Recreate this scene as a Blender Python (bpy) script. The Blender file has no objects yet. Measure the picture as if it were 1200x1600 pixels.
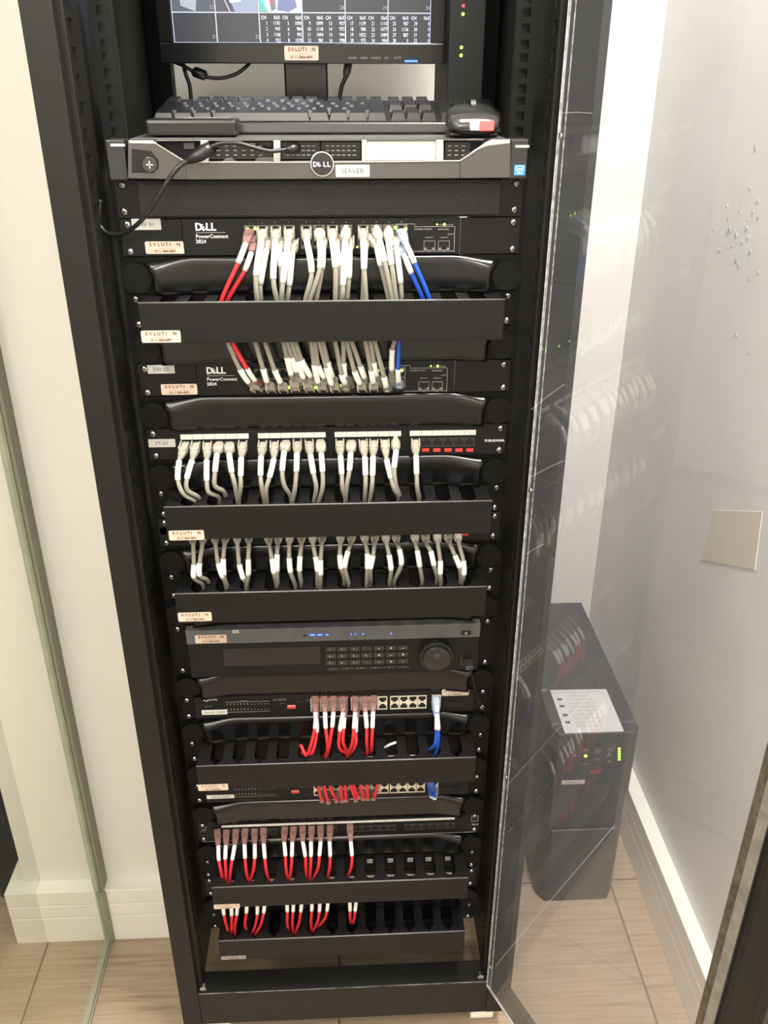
import bpy, math, random
from mathutils import Vector, Matrix
random.seed(7)
PI = math.pi
S = bpy.context.scene
COL = S.collection

# ------------------------------------------------------------------ camera
CAM = Vector((0.02255, -1.09597, 0.15991))
YAW, PITCH, ROLL, FPX = 0.048124, 0.465658, 0.001545, 1359.345
Fw = Vector((math.sin(YAW) * math.cos(PITCH), math.cos(YAW) * math.cos(PITCH), -math.sin(PITCH)))
R0 = Fw.cross(Vector((0, 0, 1))).normalized()
U0 = R0.cross(Fw)
Rt = R0 * math.cos(ROLL) + U0 * math.sin(ROLL)
Up = -R0 * math.sin(ROLL) + U0 * math.cos(ROLL)
cd = bpy.data.cameras.new('camera')
cam = bpy.data.objects.new('camera', cd)
COL.objects.link(cam)
cam.matrix_world = Matrix(((Rt.x, Up.x, -Fw.x, CAM.x), (Rt.y, Up.y, -Fw.y, CAM.y), (Rt.z, Up.z, -Fw.z, CAM.z), (0, 0, 0, 1)))
cd.sensor_fit = 'VERTICAL'
cd.sensor_height = 24
cd.lens = 24 * FPX / 1600
cd.clip_start = 0.01
S.camera = cam

# ------------------------------------------------------------------ world, lamps, exposure
w = bpy.data.worlds.new('world')
S.world = w
w.use_nodes = True
w.node_tree.nodes['Background'].inputs[0].default_value = (0.9, 0.93, 1.0, 1)
w.node_tree.nodes['Background'].inputs[1].default_value = 0.25


def area(name, loc, target, sx, sy, power, color):
    d = bpy.data.lights.new(name, 'AREA')
    d.shape = 'RECTANGLE'
    d.size = sx
    d.size_y = sy
    d.energy = power
    d.color = color
    o = bpy.data.objects.new(name, d)
    COL.objects.link(o)
    o.location = loc
    o.rotation_euler = (Vector(target) - Vector(loc)).to_track_quat('-Z', 'Y').to_euler()
    return o


area('ceiling_lamp_near', (0.40, -0.42, 1.13), (0.40, -0.42, 0), 0.50, 0.50, 34, (1.0, 0.955, 0.87))
area('ceiling_lamp_back', (-0.75, -1.2, 1.13), (-0.75, -1.2, 0), 0.60, 0.60, 26, (1.0, 0.94, 0.84))
area('added_fill_lamp_far', (-0.15, -2.45, 1.13), (-0.15, -2.2, 0), 0.60, 0.60, 46, (1.0, 0.95, 0.86))  # unseen fill lamp, added to brighten the floor under the rack and the front
area('ceiling_lamp_corner', (0.50, 0.10, 1.13), (0.56, 0.15, 0), 0.28, 0.28, 9, (1.0, 0.965, 0.90))
S.view_settings.view_transform = 'Standard'
S.view_settings.look = 'None'
S.view_settings.exposure = 1.0
S.view_settings.gamma = 1.0
S.view_settings.use_curve_mapping = False

# ------------------------------------------------------------------ helpers
U = 0.04445
FLOOR = -1.47
CEIL = 1.15


def W(px, py, y):
    """point of the scene at depth y seen at a pixel of the photograph"""
    d = Fw + Rt * ((px - 600) / FPX) - Up * ((py - 800) / FPX)
    return CAM + d * ((y - CAM.y) / d.y)


def WZ(px, py, z):
    d = Fw + Rt * ((px - 600) / FPX) - Up * ((py - 800) / FPX)
    return CAM + d * ((z - CAM.z) / d.z)


MATS = {}


def mat(name, col, rough=0.5, metal=0.0, emis=None, es=1.0, noise=0.0, nscale=40, bump=0.0, bscale=300, coat=0.0, trans=0.0, spec=0.5):
    if name in MATS:
        return MATS[name]
    m = bpy.data.materials.new(name)
    m.use_nodes = True
    nt = m.node_tree
    b = nt.nodes['Principled BSDF']
    b.inputs['Base Color'].default_value = (*col, 1)
    b.inputs['Roughness'].default_value = rough
    b.inputs['Metallic'].default_value = metal
    b.inputs['Coat Weight'].default_value = coat
    b.inputs['Transmission Weight'].default_value = trans
    b.inputs['Specular IOR Level'].default_value = spec
    if emis:
        b.inputs['Emission Color'].default_value = (*emis, 1)
        b.inputs['Emission Strength'].default_value = es
    if noise or bump:
        tc = nt.nodes.new('ShaderNodeTexCoord')
    if noise:
        n = nt.nodes.new('ShaderNodeTexNoise')
        n.inputs['Scale'].default_value = nscale
        n.inputs['Detail'].default_value = 5
        nt.links.new(tc.outputs['Object'], n.inputs['Vector'])
        r = nt.nodes.new('ShaderNodeValToRGB')
        r.color_ramp.elements[0].position = 0.3
        r.color_ramp.elements[1].position = 0.7
        r.color_ramp.elements[0].color = (*[c * (1 - noise) for c in col], 1)
        r.color_ramp.elements[1].color = (*[min(1, c * (1 + noise)) for c in col], 1)
        nt.links.new(n.outputs['Fac'], r.inputs[0])
        nt.links.new(r.outputs[0], b.inputs['Base Color'])
    if bump:
        n2 = nt.nodes.new('ShaderNodeTexNoise')
        n2.inputs['Scale'].default_value = bscale
        nt.links.new(tc.outputs['Object'], n2.inputs['Vector'])
        bp = nt.nodes.new('ShaderNodeBump')
        bp.inputs['Strength'].default_value = bump
        bp.inputs['Distance'].default_value = 0.001
        nt.links.new(n2.outputs['Fac'], bp.inputs['Height'])
        nt.links.new(bp.outputs[0], b.inputs['Normal'])
    MATS[name] = m
    return m


def sheet_mat(name, tint, dust_col, dust, ior=1.45, rough=0.0):
    """thin clear sheet: transparent + Fresnel reflection + a little surface dust with fine scratches"""
    m = bpy.data.materials.new(name)
    m.use_nodes = True
    nt = m.node_tree
    nt.nodes.clear()
    L = nt.links.new
    out = nt.nodes.new('ShaderNodeOutputMaterial')
    tr = nt.nodes.new('ShaderNodeBsdfTransparent')
    tr.inputs[0].default_value = (*tint, 1)
    gl = nt.nodes.new('ShaderNodeBsdfGlossy')
    gl.inputs['Roughness'].default_value = rough
    fr = nt.nodes.new('ShaderNodeFresnel')
    fr.inputs[0].default_value = ior
    mx = nt.nodes.new('ShaderNodeMixShader')
    geo = nt.nodes.new('ShaderNodeNewGeometry')
    front = nt.nodes.new('ShaderNodeMath')
    front.operation = 'SUBTRACT'
    front.inputs[0].default_value = 1.0
    L(geo.outputs['Backfacing'], front.inputs[1])
    ff = nt.nodes.new('ShaderNodeMath')
    ff.operation = 'MULTIPLY'
    L(fr.outputs[0], ff.inputs[0])
    L(front.outputs[0], ff.inputs[1])
    f2 = nt.nodes.new('ShaderNodeMath')
    f2.operation = 'MULTIPLY'
    f2.use_clamp = True
    f2.inputs[1].default_value = 1.7
    L(ff.outputs[0], f2.inputs[0])
    L(f2.outputs[0], mx.inputs[0])
    L(tr.outputs[0], mx.inputs[1])
    L(gl.outputs[0], mx.inputs[2])
    df = nt.nodes.new('ShaderNodeBsdfDiffuse')
    df.inputs[0].default_value = (*dust_col, 1)
    tc = nt.nodes.new('ShaderNodeTexCoord')
    n = nt.nodes.new('ShaderNodeTexNoise')
    n.inputs['Scale'].default_value = 5
    n.inputs['Detail'].default_value = 6
    L(tc.outputs['Object'], n.inputs['Vector'])
    mr = nt.nodes.new('ShaderNodeMapRange')
    mr.inputs['From Min'].default_value = 0.3
    mr.inputs['From Max'].default_value = 0.7
    mr.inputs['To Min'].default_value = dust * 0.8
    mr.inputs['To Max'].default_value = dust * 1.2
    L(n.outputs['Fac'], mr.inputs['Value'])
    mx2 = nt.nodes.new('ShaderNodeMixShader')
    df2 = nt.nodes.new('ShaderNodeMath')
    df2.operation = 'MULTIPLY'
    L(mr.outputs[0], df2.inputs[0])
    L(front.outputs[0], df2.inputs[1])
    L(df2.outputs[0], mx2.inputs[0])
    L(mx.outputs[0], mx2.inputs[1])
    L(df.outputs[0], mx2.inputs[2])
    L(mx2.outputs[0], out.inputs[0])
    MATS[name] = m
    return m


BLK = mat('black powder coat', (0.005, 0.005, 0.006), 0.42, bump=0.15, bscale=900, spec=0.28)
FRM = mat('black frame paint', (0.010, 0.0095, 0.009), 0.42, bump=0.2, bscale=700, spec=0.32)
RAIL = mat('dark rail paint', (0.002, 0.002, 0.0025), 0.5, spec=0.2)
GLS = mat('glossy black plastic', (0.004, 0.004, 0.0045), 0.2, spec=0.5)
DUCT = mat('duct plastic', (0.0055, 0.0055, 0.0055), 0.40, bump=0.1, bscale=800, spec=0.3)
EDGE = mat('edge highlight grey', (0.12, 0.12, 0.12), 0.22)  # pale grey stands in for the highlights along black edges
FING = mat('duct finger plastic', (0.006, 0.006, 0.0065), 0.42, spec=0.3)
DARK = mat('hole black', (0.003, 0.003, 0.003), 0.8)
SWF = mat('switch face', (0.005, 0.005, 0.006), 0.45, bump=0.2, bscale=1500, spec=0.28)
DGRY = mat('dark grey plastic', (0.085, 0.088, 0.095), 0.4)
SILV = mat('bezel metal', (0.115, 0.11, 0.108), 0.32, metal=0.75)
SILL = mat('bright bezel metal', (0.75, 0.74, 0.72), 0.2, metal=0.9)
SCRW = mat('screw chrome', (0.50, 0.50, 0.49), 0.28, metal=1.0)
SCRD = mat('screw recess', (0.05, 0.05, 0.05), 0.5, metal=0.5)
WHT = mat('white print', (0.72, 0.72, 0.72), 0.6)
WPR = mat('grey print', (0.33, 0.33, 0.33), 0.6)
PAP = mat('label paper', (0.62, 0.61, 0.58), 0.5)
PAPG = mat('label paper greyed', (0.45, 0.45, 0.43), 0.5)
STK = mat('sticker cream', (0.60, 0.48, 0.40), 0.4, noise=0.06, nscale=60)
STT = mat('sticker brown print', (0.07, 0.02, 0.015), 0.6)
STO = mat('sticker orange print', (0.42, 0.20, 0.13), 0.6)
STF = mat('sticker faint print', (0.55, 0.44, 0.36), 0.6)
INK = mat('label ink', (0.06, 0.06, 0.06), 0.6)
CGY = mat('grey cable jacket', (0.28, 0.26, 0.22), 0.5)
CG2 = mat('grey cable boot', (0.42, 0.385, 0.33), 0.5)
CRD = mat('red cable jacket', (0.70, 0.03, 0.04), 0.42)
CBL = mat('blue cable jacket', (0.012, 0.085, 0.52), 0.4)
SLV = mat('white sleeve', (0.86, 0.86, 0.83), 0.5)
SLV2 = mat('white sleeve printed', (0.84, 0.83, 0.79), 0.5, noise=0.08, nscale=500)
CLR = mat('clear plug smoky', (0.42, 0.36, 0.33), 0.25, trans=0.15)
CLRR = mat('clear plug with red boot', (0.21, 0.115, 0.105), 0.22, noise=0.3, nscale=250)
CLRB = mat('clear plug with blue boot', (0.35, 0.42, 0.55), 0.22, noise=0.3, nscale=250)
PCB = mat('port contact silver', (0.72, 0.66, 0.55), 0.4, metal=0.2)
PDK = mat('port rim dark', (0.03, 0.03, 0.03), 0.4)
RSH = mat('red shutter', (0.55, 0.045, 0.035), 0.45)
LG = mat('green led', (0.3, 0.8, 0.1), 0.4, emis=(0.45, 1.0, 0.05), es=3.0)
LR = mat('red led', (0.8, 0.1, 0.1), 0.4, emis=(1.0, 0.02, 0.02), es=1.4)
LBU = mat('blue led', (0.05, 0.1, 0.9), 0.4, emis=(0.03, 0.09, 1.0), es=3.0)
LAM = mat('amber led', (0.8, 0.5, 0.1), 0.4, emis=(1.0, 0.5, 0.05), es=2.0)
WALL = mat('wall paint', (0.74, 0.72, 0.675), 0.55, noise=0.025, nscale=3, bump=0.12, bscale=40)
WALLR = mat('patched wall paint', (0.72, 0.705, 0.68), 0.5, noise=0.06, nscale=4, bump=0.5, bscale=14)
BB = mat('baseboard enamel', (0.80, 0.775, 0.72), 0.35)
CEILM = mat('ceiling paint', (0.8, 0.8, 0.78), 0.8)
CORD = mat('black rubber cord', (0.008, 0.008, 0.009), 0.4)
SCRN = mat('screen dark', (0.02, 0.02, 0.022), 0.25, emis=(0.036, 0.040, 0.052), es=0.55)
SLIN = mat('screen grid line', (0.4, 0.45, 0.6), 0.4, emis=(0.55, 0.62, 1.0), es=0.42)
STXT = mat('screen text', (0.5, 0.5, 0.6), 0.4, emis=(0.72, 0.78, 1.0), es=0.42)
GROUT = mat('grout', (0.20, 0.15, 0.11), 0.8)


def tile_mat():
    m = bpy.data.materials.new('wood look tile')
    m.use_nodes = True
    nt = m.node_tree
    L = nt.links.new
    b = nt.nodes['Principled BSDF']
    b.inputs['Roughness'].default_value = 0.33
    tc = nt.nodes.new('ShaderNodeTexCoord')
    mp = nt.nodes.new('ShaderNodeMapping')
    mp.inputs['Scale'].default_value = (3.0, 75, 1)
    L(tc.outputs['Object'], mp.inputs[0])
    n = nt.nodes.new('ShaderNodeTexNoise')
    n.inputs['Scale'].default_value = 1.6
    n.inputs['Detail'].default_value = 8
    n.inputs['Roughness'].default_value = 0.65
    n.inputs['Distortion'].default_value = 0.3
    L(mp.outputs[0], n.inputs['Vector'])
    r = nt.nodes.new('ShaderNodeValToRGB')
    cs = [(0.28, (0.235, 0.165, 0.108)), (0.48, (0.36, 0.27, 0.19)), (0.62, (0.40, 0.31, 0.225)), (0.8, (0.44, 0.35, 0.265))]
    r.color_ramp.elements[0].position, r.color_ramp.elements[0].color = cs[0][0], (*cs[0][1], 1)
    r.color_ramp.elements[1].position, r.color_ramp.elements[1].color = cs[3][0], (*cs[3][1], 1)
    for p, c in cs[1:3]:
        e = r.color_ramp.elements.new(p)
        e.color = (*c, 1)
    L(n.outputs['Fac'], r.inputs[0])
    L(r.outputs[0], b.inputs['Base Color'])
    bp = nt.nodes.new('ShaderNodeBump')
    bp.inputs['Strength'].default_value = 0.15
    bp.inputs['Distance'].default_value = 0.001
    L(n.outputs['Fac'], bp.inputs['Height'])
    L(bp.outputs[0], b.inputs['Normal'])
    return m


TILE = tile_mat()
ACR = sheet_mat('scuffed acrylic', (0.93, 0.93, 0.95), (0.52, 0.54, 0.60), 0.09, 1.5)
GLP = sheet_mat('greenish partition glass', (0.97, 0.985, 0.95), (0.75, 0.78, 0.66), 0.035, 1.5)
GLE = mat('glass edge green', (0.23, 0.26, 0.19), 0.25, noise=0.15, nscale=30)

WP = {}      # world origin of every object built here


def wpos(o):
    return WP[o.name] if o is not None else Vector((0, 0, 0))


def link(o, parent, at):
    COL.objects.link(o)
    at = Vector(at)
    if parent is not None:
        o.parent = parent
        o.location = at - wpos(parent)
    else:
        o.location = at
    WP[o.name] = at
    return o


def tag(o, label=None, cat=None, group=None, kind=None):
    if label:
        o['label'] = label
    if cat:
        o['category'] = cat
    if group:
        o['group'] = group
    if kind:
        o['kind'] = kind
    return o


def thing(name, label, cat, at, group=None):
    o = bpy.data.objects.new(name, None)
    o.empty_display_size = 0.02
    link(o, None, at)
    return tag(o, label, cat, group)


class MB:
    def __init__(self, xf=None):
        self.v, self.f, self.m, self.xf, self.cur = [], [], [], xf, 0

    def add(self, vs, fs):
        k = len(self.v)
        self.v += [Vector(v) for v in vs]
        self.f += [tuple(i + k for i in f) for f in fs]
        self.m += [self.cur] * len(fs)
        return self

    def box(self, x0, x1, y0, y1, z0, z1):
        vs = [(x, y, z) for z in (z0, z1) for y in (y0, y1) for x in (x0, x1)]
        return self.add(vs, [(0, 2, 3, 1), (4, 5, 7, 6), (0, 1, 5, 4), (2, 6, 7, 3), (0, 4, 6, 2), (1, 3, 7, 5)])

    def prism(self, poly, y0, y1):
        """poly = [(x,z)...] seen from the front, counter-clockwise; extruded from y0 (front) to y1"""
        n = len(poly)
        vs = [(x, y0, z) for x, z in poly] + [(x, y1, z) for x, z in poly]
        fs = [tuple(range(n)), tuple(range(2 * n - 1, n - 1, -1))]
        fs += [(i, i + n, (i + 1) % n + n, (i + 1) % n) for i in range(n)]
        return self.add(vs, fs)

    def prismz(self, poly, z0, z1):
        n = len(poly)
        vs = [(x, y, z0) for x, y in poly] + [(x, y, z1) for x, y in poly]
        fs = [tuple(range(n - 1, -1, -1)), tuple(range(n, 2 * n))]
        fs += [(i, (i + 1) % n, (i + 1) % n + n, i + n) for i in range(n)]
        return self.add(vs, fs)

    def cyl(self, c, r, h, ax='y', n=16, r2=None, cap=True):
        """cylinder from c along +axis with length h"""
        r2 = r if r2 is None else r2
        c = Vector(c)
        A = {'x': Vector((1, 0, 0)), 'y': Vector((0, 1, 0)), 'z': Vector((0, 0, 1))}[ax]
        B = {'x': Vector((0, 1, 0)), 'y': Vector((1, 0, 0)), 'z': Vector((1, 0, 0))}[ax]
        D = A.cross(B)
        vs = []
        for k, rr in ((0, r), (1, r2)):
            for i in range(n):
                a = 2 * PI * i / n
                vs.append(c + A * h * k + (B * math.cos(a) + D * math.sin(a)) * rr)
        fs = [(i, (i + 1) % n, (i + 1) % n + n, i + n) for i in range(n)]
        if cap:
            fs += [tuple(range(n - 1, -1, -1)), tuple(range(n, 2 * n))]
        return self.add(vs, fs)

    def loft(self, rings, close=True):
        n = len(rings[0])
        vs = [v for r in rings for v in r]
        fs = []
        for k in range(len(rings) - 1):
            for i in range(n):
                j = (i + 1) % n
                fs.append((k * n + i, k * n + j, (k + 1) * n + j, (k + 1) * n + i))
        if close:
            fs += [tuple(range(n - 1, -1, -1)), tuple((len(rings) - 1) * n + i for i in range(n))]
        return self.add(vs, fs)

    def tube(self, path, r, n=8):
        rings = []
        up = None
        for i, p in enumerate(path):
            t = (path[min(i + 1, len(path) - 1)] - path[max(i - 1, 0)]).normalized()
            if up is None:
                up = t.orthogonal().normalized()
            up = (up - t * up.dot(t)).normalized()
            b = t.cross(up)
            rr = r[i] if isinstance(r, list) else r
            rings.append([p + (up * math.cos(2 * PI * k / n) + b * math.sin(2 * PI * k / n)) * rr for k in range(n)])
        return self.loft(rings)

    def mesh(self, name, org=(0, 0, 0), smooth=False):
        org = Vector(org)
        me = bpy.data.meshes.new(name)
        vs = [(self.xf @ v if self.xf else v) - org for v in self.v]
        me.from_pydata([tuple(v) for v in vs], [], self.f)
        me.update()
        import bmesh
        bm = bmesh.new()
        bm.from_mesh(me)
        bmesh.ops.recalc_face_normals(bm, faces=bm.faces)
        bm.to_mesh(me)
        bm.free()
        for p, k in zip(me.polygons, self.m):
            p.material_index = k
        if smooth:
            for p in me.polygons:
                p.use_smooth = True
        return me

    def build(self, name, material, parent=None, smooth=False, bevel=0.0, at=None, auto=False):
        if at is None:
            if parent is not None:
                at = wpos(parent)
            else:
                xs = [self.xf @ v if self.xf else v for v in self.v]
                at = Vector(((min(v.x for v in xs) + max(v.x for v in xs)) / 2, (min(v.y for v in xs) + max(v.y for v in xs)) / 2, min(v.z for v in xs)))
        me = self.mesh(name, at, smooth)
        for mm in (material if isinstance(material, (list, tuple)) else [material]):
            me.materials.append(mm)
        o = bpy.data.objects.new(name, me)
        link(o, parent, at)
        if bevel:
            b = o.modifiers.new('bevel', 'BEVEL')
            b.width = bevel
            b.segments = 2
            b.limit_method = 'ANGLE'
            b.angle_limit = math.radians(40)
        return o


def inst(name, me, parent, at, rot=None, scale=None):
    o = bpy.data.objects.new(name, me)
    link(o, parent, at)
    if rot is not None:
        o.rotation_euler = rot
    if scale is not None:
        o.scale = (scale,) * 3 if isinstance(scale, (int, float)) else scale
    return o


TXT = {}


def text(s, material, parent, at, h, rot=(PI / 2, 0, 0), align='LEFT', bold=0.0, name='lettering', wid=1.0):
    """flat lettering, cap height h"""
    key = (s, material.name, align, bold)
    if key not in TXT:
        c = bpy.data.curves.new('lettering', 'FONT')
        c.body = s
        c.align_x = align
        c.resolution_u = 2
        c.size = 1 / 0.7
        c.offset = bold
        c.extrude = 0.01
        o = bpy.data.objects.new('tmp', c)
        COL.objects.link(o)
        bpy.context.view_layer.update()
        me = bpy.data.meshes.new_from_object(o.evaluated_get(bpy.context.evaluated_depsgraph_get()))
        me.name = 'lettering'
        bpy.data.objects.remove(o)
        me.materials.clear()
        me.materials.append(material)
        TXT[key] = me
    return inst(name, TXT[key], parent, at, rot, (h * wid, h, h))


def crom(pts, k=6):
    P = [pts[0] * 2 - pts[1]] + list(pts) + [pts[-1] * 2 - pts[-2]]
    out = []
    for i in range(1, len(P) - 2):
        a, b, c, d = P[i - 1], P[i], P[i + 1], P[i + 2]
        for j in range(k):
            t = j / k
            out.append(0.5 * ((2 * b) + (c - a) * t + (2 * a - 5 * b + 4 * c - d) * t * t + (3 * b - a - 3 * c + d) * t ** 3))
    out.append(P[-2])
    return out


def ORD(n):
    W_ = ['first', 'second', 'third', 'fourth', 'fifth', 'sixth', 'seventh', 'eighth', 'ninth', 'tenth', 'eleventh', 'twelfth', 'thirteenth',
          'fourteenth', 'fifteenth', 'sixteenth', 'seventeenth', 'eighteenth', 'nineteenth', 'twentieth', 'twenty-first', 'twenty-second', 'twenty-third', 'twenty-fourth']
    return W_[n]


# ================================================================== SETTING
def struct(name, mb, m, parent=None, **k):
    o = mb.build(name, m, parent, **k)
    if parent is None:
        o['kind'] = 'structure'
    return o


XR, YB = 0.695, 0.92        # right wall, back wall
YL = 0.193                  # face of the left wall
XE = -0.655                 # free end of the left wall
fl = struct('floor', MB().box(-2.6, XR + 0.05, -3.2, 2.2, FLOOR - 0.06, FLOOR - 0.004), GROUT)
T, gx, gy = 0.6105, -0.011, 0.266
g = 0.0022
tiles = {}
for i in range(-4, 2):
    for j in range(-3, 3):
        x0, x1 = gx + i * T + g, min(gx + (i + 1) * T - g, XR)
        y0, y1 = gy + j * T + g, gy + (j + 1) * T - g
        if x1 - x0 < 0.02:
            continue
        mb = MB().box(x0, x1, y0, y1, FLOOR - 0.008, FLOOR)
        o = mb.build('tile', TILE, fl, bevel=0.0006, at=((x0 + x1) / 2, (y0 + y1) / 2, FLOOR))
struct('ceiling', MB().box(-2.6, XR + 0.05, -3.2, 2.2, CEIL, CEIL + 0.05), CEILM)
wr = struct('wall_right', MB().box(XR, XR + 0.06, -3.2, YB + 0.05, FLOOR, CEIL), WALLR)
struct('wall_back', MB().box(-0.36, XR, YB, YB + 0.06, FLOOR, CEIL), WALL)
struct('wall_left', MB().box(XE, -0.36, YL, YL + 0.75, FLOOR, CEIL), WALL, bevel=0.004)
struct('wall_far_left', MB().box(-2.66, -2.6, -3.2, 2.2, FLOOR, CEIL), WALL)
struct('wall_behind_left', MB().box(-2.6, XE + 0.1, 2.2, 2.26, FLOOR, CEIL), WALL)
struct('wall_front', MB().box(-2.6, XR, -3.26, -3.2, FLOOR, CEIL), WALL)
BH = 0.148


def baseboard(name, poly_fn):
    """three tiers of a grooved skirting, each a strip of its own"""
    o = struct(name, poly_fn(FLOOR, FLOOR + BH - 0.004, 0.003), BB)
    for z0, z1 in ((0.0, 0.072), (0.0745, 0.108), (0.1105, BH)):
        poly_fn(FLOOR + z0, FLOOR + z1, 0.0).build('strip', BB, o, bevel=0.0012)
    return o


def bb_left(z0, z1, ins):
    t = 0.03 - ins
    return MB().box(XE - t, -0.36, YL - t, YL + 0.3, z0, z1)


def bb_right(z0, z1, ins):
    return MB().box(XR - 0.032 + ins, XR, -3.2, YB, z0, z1)


def bb_back(z0, z1, ins):
    return MB().box(-0.36, XR - 0.022, YB - 0.02 + ins, YB, z0, z1)


baseboard('baseboard_left', bb_left)
baseboard('baseboard_right', bb_right)
baseboard('baseboard_back', bb_back)
# beige patch and flaked paint on the right wall
q = [(1115, 797), (1192, 800), (1180, 890), (1098, 875)]
pts = [WZ(0, 0, 0)] * 0
pp = []
for a in q:
    d = Fw + Rt * ((a[0] - 600) / FPX) - Up * ((a[1] - 800) / FPX)
    P_ = CAM + d * ((XR - CAM.x) / d.x)
    pp.append((P_.y, P_.z))
mb = MB()
mb.add([(XR - 0.0012, y, z) for y, z in pp] + [(XR + 0.001, y, z) for y, z in pp], [(0, 1, 2, 3), (0, 4, 5, 1), (1, 5, 6, 2), (2, 6, 7, 3), (3, 7, 4, 0)])
mb.build('beige_patch', mat('patch beige', (0.66, 0.59, 0.48), 0.6), wr)
FLK = mat('flaked paint grey', (0.42, 0.42, 0.42), 0.7)
for i in range(46):
    px = random.gauss(1150, 28)
    py = random.gauss(360, 48) if i < 34 else random.uniform(500, 700)
    if px > 1196 or px < 1100:
        continue
    d = Fw + Rt * ((px - 600) / FPX) - Up * ((py - 800) / FPX)
    P_ = CAM + d * ((XR - CAM.x) / d.x)
    n = 7
    r = random.uniform(0.0015, 0.0055) * (1 if i < 34 else 0.6)
    ring = [(P_.y + r * random.uniform(0.6, 1.3) * math.cos(2 * PI * k / n), P_.z + r * random.uniform(0.5, 1.2) * math.sin(2 * PI * k / n)) for k in range(n)]
    mb = MB()
    mb.add([(XR - 0.0008, y, z) for y, z in ring] + [(XR + 0.001, y, z) for y, z in ring],
           [tuple(range(n))] + [(k, k + n, (k + 1) % n + n, (k + 1) % n) for k in range(n)])
    mb.build('paint_chip', FLK, wr)

# glass partition standing against the left wall, running towards the camera
gp = thing('glass_partition', 'frameless clear greenish glass partition panel set against the left wall', 'glass panel', (-0.495, -0.6, FLOOR))
GX0, GX1 = -0.503, -0.491
MB().box(GX0, GX1, -1.6, YL - 0.0315, FLOOR, CEIL - 0.001).build('glass_pane', GLP, gp)
SIL = mat('silicone seal', (0.25, 0.24, 0.18), 0.4)
mb = MB().box(GX0 - 0.002, GX1 + 0.006, YL - 0.0005, YL - 0.0315, FLOOR + BH + 0.001, CEIL - 0.001)
mb.build('wall_seal', SIL, gp)
MB().box(GX0 - 0.003, GX1 + 0.004, -1.6, YL - 0.0315, FLOOR + 0.0002, FLOOR + 0.006).build('floor_seal', mat('floor silicone', (0.30, 0.29, 0.22), 0.4), gp)
MB().box(GX0, GX1 + 0.0004, YL - 0.0345, YL - 0.0318, FLOOR + 0.006, CEIL - 0.001).build('glass_edge', GLE, gp)
MB().box(GX1 + 0.0005, GX1 + 0.009, YL - 0.0345, YL - 0.0305, FLOOR + 0.001, FLOOR + BH).build('wall_seal', SIL, gp)
MB().box(GX1 - 0.0004, GX1 + 0.0006, -1.6, YL - 0.032, FLOOR + 0.006, FLOOR + 0.011).build('glass_edge', GLE, gp)

# dark object beyond the end of the left wall
dk = thing('equipment_case', 'black upright fabric case on the floor beyond the end of the left wall', 'case', (-0.89, 0.36, FLOOR))
rings = []
for k, (z, wx, wy) in enumerate([(-1.448, 0.15, 0.08), (-1.44, 0.18, 0.10), (-1.41, 0.196, 0.115), (-1.1, 0.199, 0.12), (-0.85, 0.199, 0.12), (-0.75, 0.19, 0.11), (-0.73, 0.15, 0.08)]):
    rings.append([Vector((-0.89 + wx * math.copysign(abs(math.cos(a)) ** 0.5, math.cos(a)), 0.36 + wy * math.copysign(abs(math.sin(a)) ** 0.5, math.sin(a)), z)) for a in [2 * PI * i / 28 for i in range(28)]])
MB().loft(rings).build('shell', mat('case fabric', (0.008, 0.009, 0.010), 0.8, noise=0.3, nscale=200, spec=0.2), dk, smooth=True)
for sx in (-1, 1):
    for sy in (-1, 1):
        MB().cyl((-0.89 + sx * 0.15 - 0.012, 0.36 + sy * 0.07, FLOOR + 0.0205), 0.020, 0.024, 'x', 16).build('wheel', BLK, dk)
MB().tube(crom([Vector((-0.95, 0.36, -0.733)), Vector((-0.94, 0.36, -0.70)), Vector((-0.89, 0.36, -0.69)), Vector((-0.84, 0.36, -0.70)), Vector((-0.83, 0.36, -0.733))]), 0.008, 8).build('handle', BLK, dk, smooth=True)

# ================================================================== RACK
RK = thing('server_rack', 'tall black steel server rack with open acrylic door', 'server rack', (0, 0.28, FLOOR))
ZT, ZB = 0.85, -1.425
YF = -0.06
ZR = -28 * U + 0.00635
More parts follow.
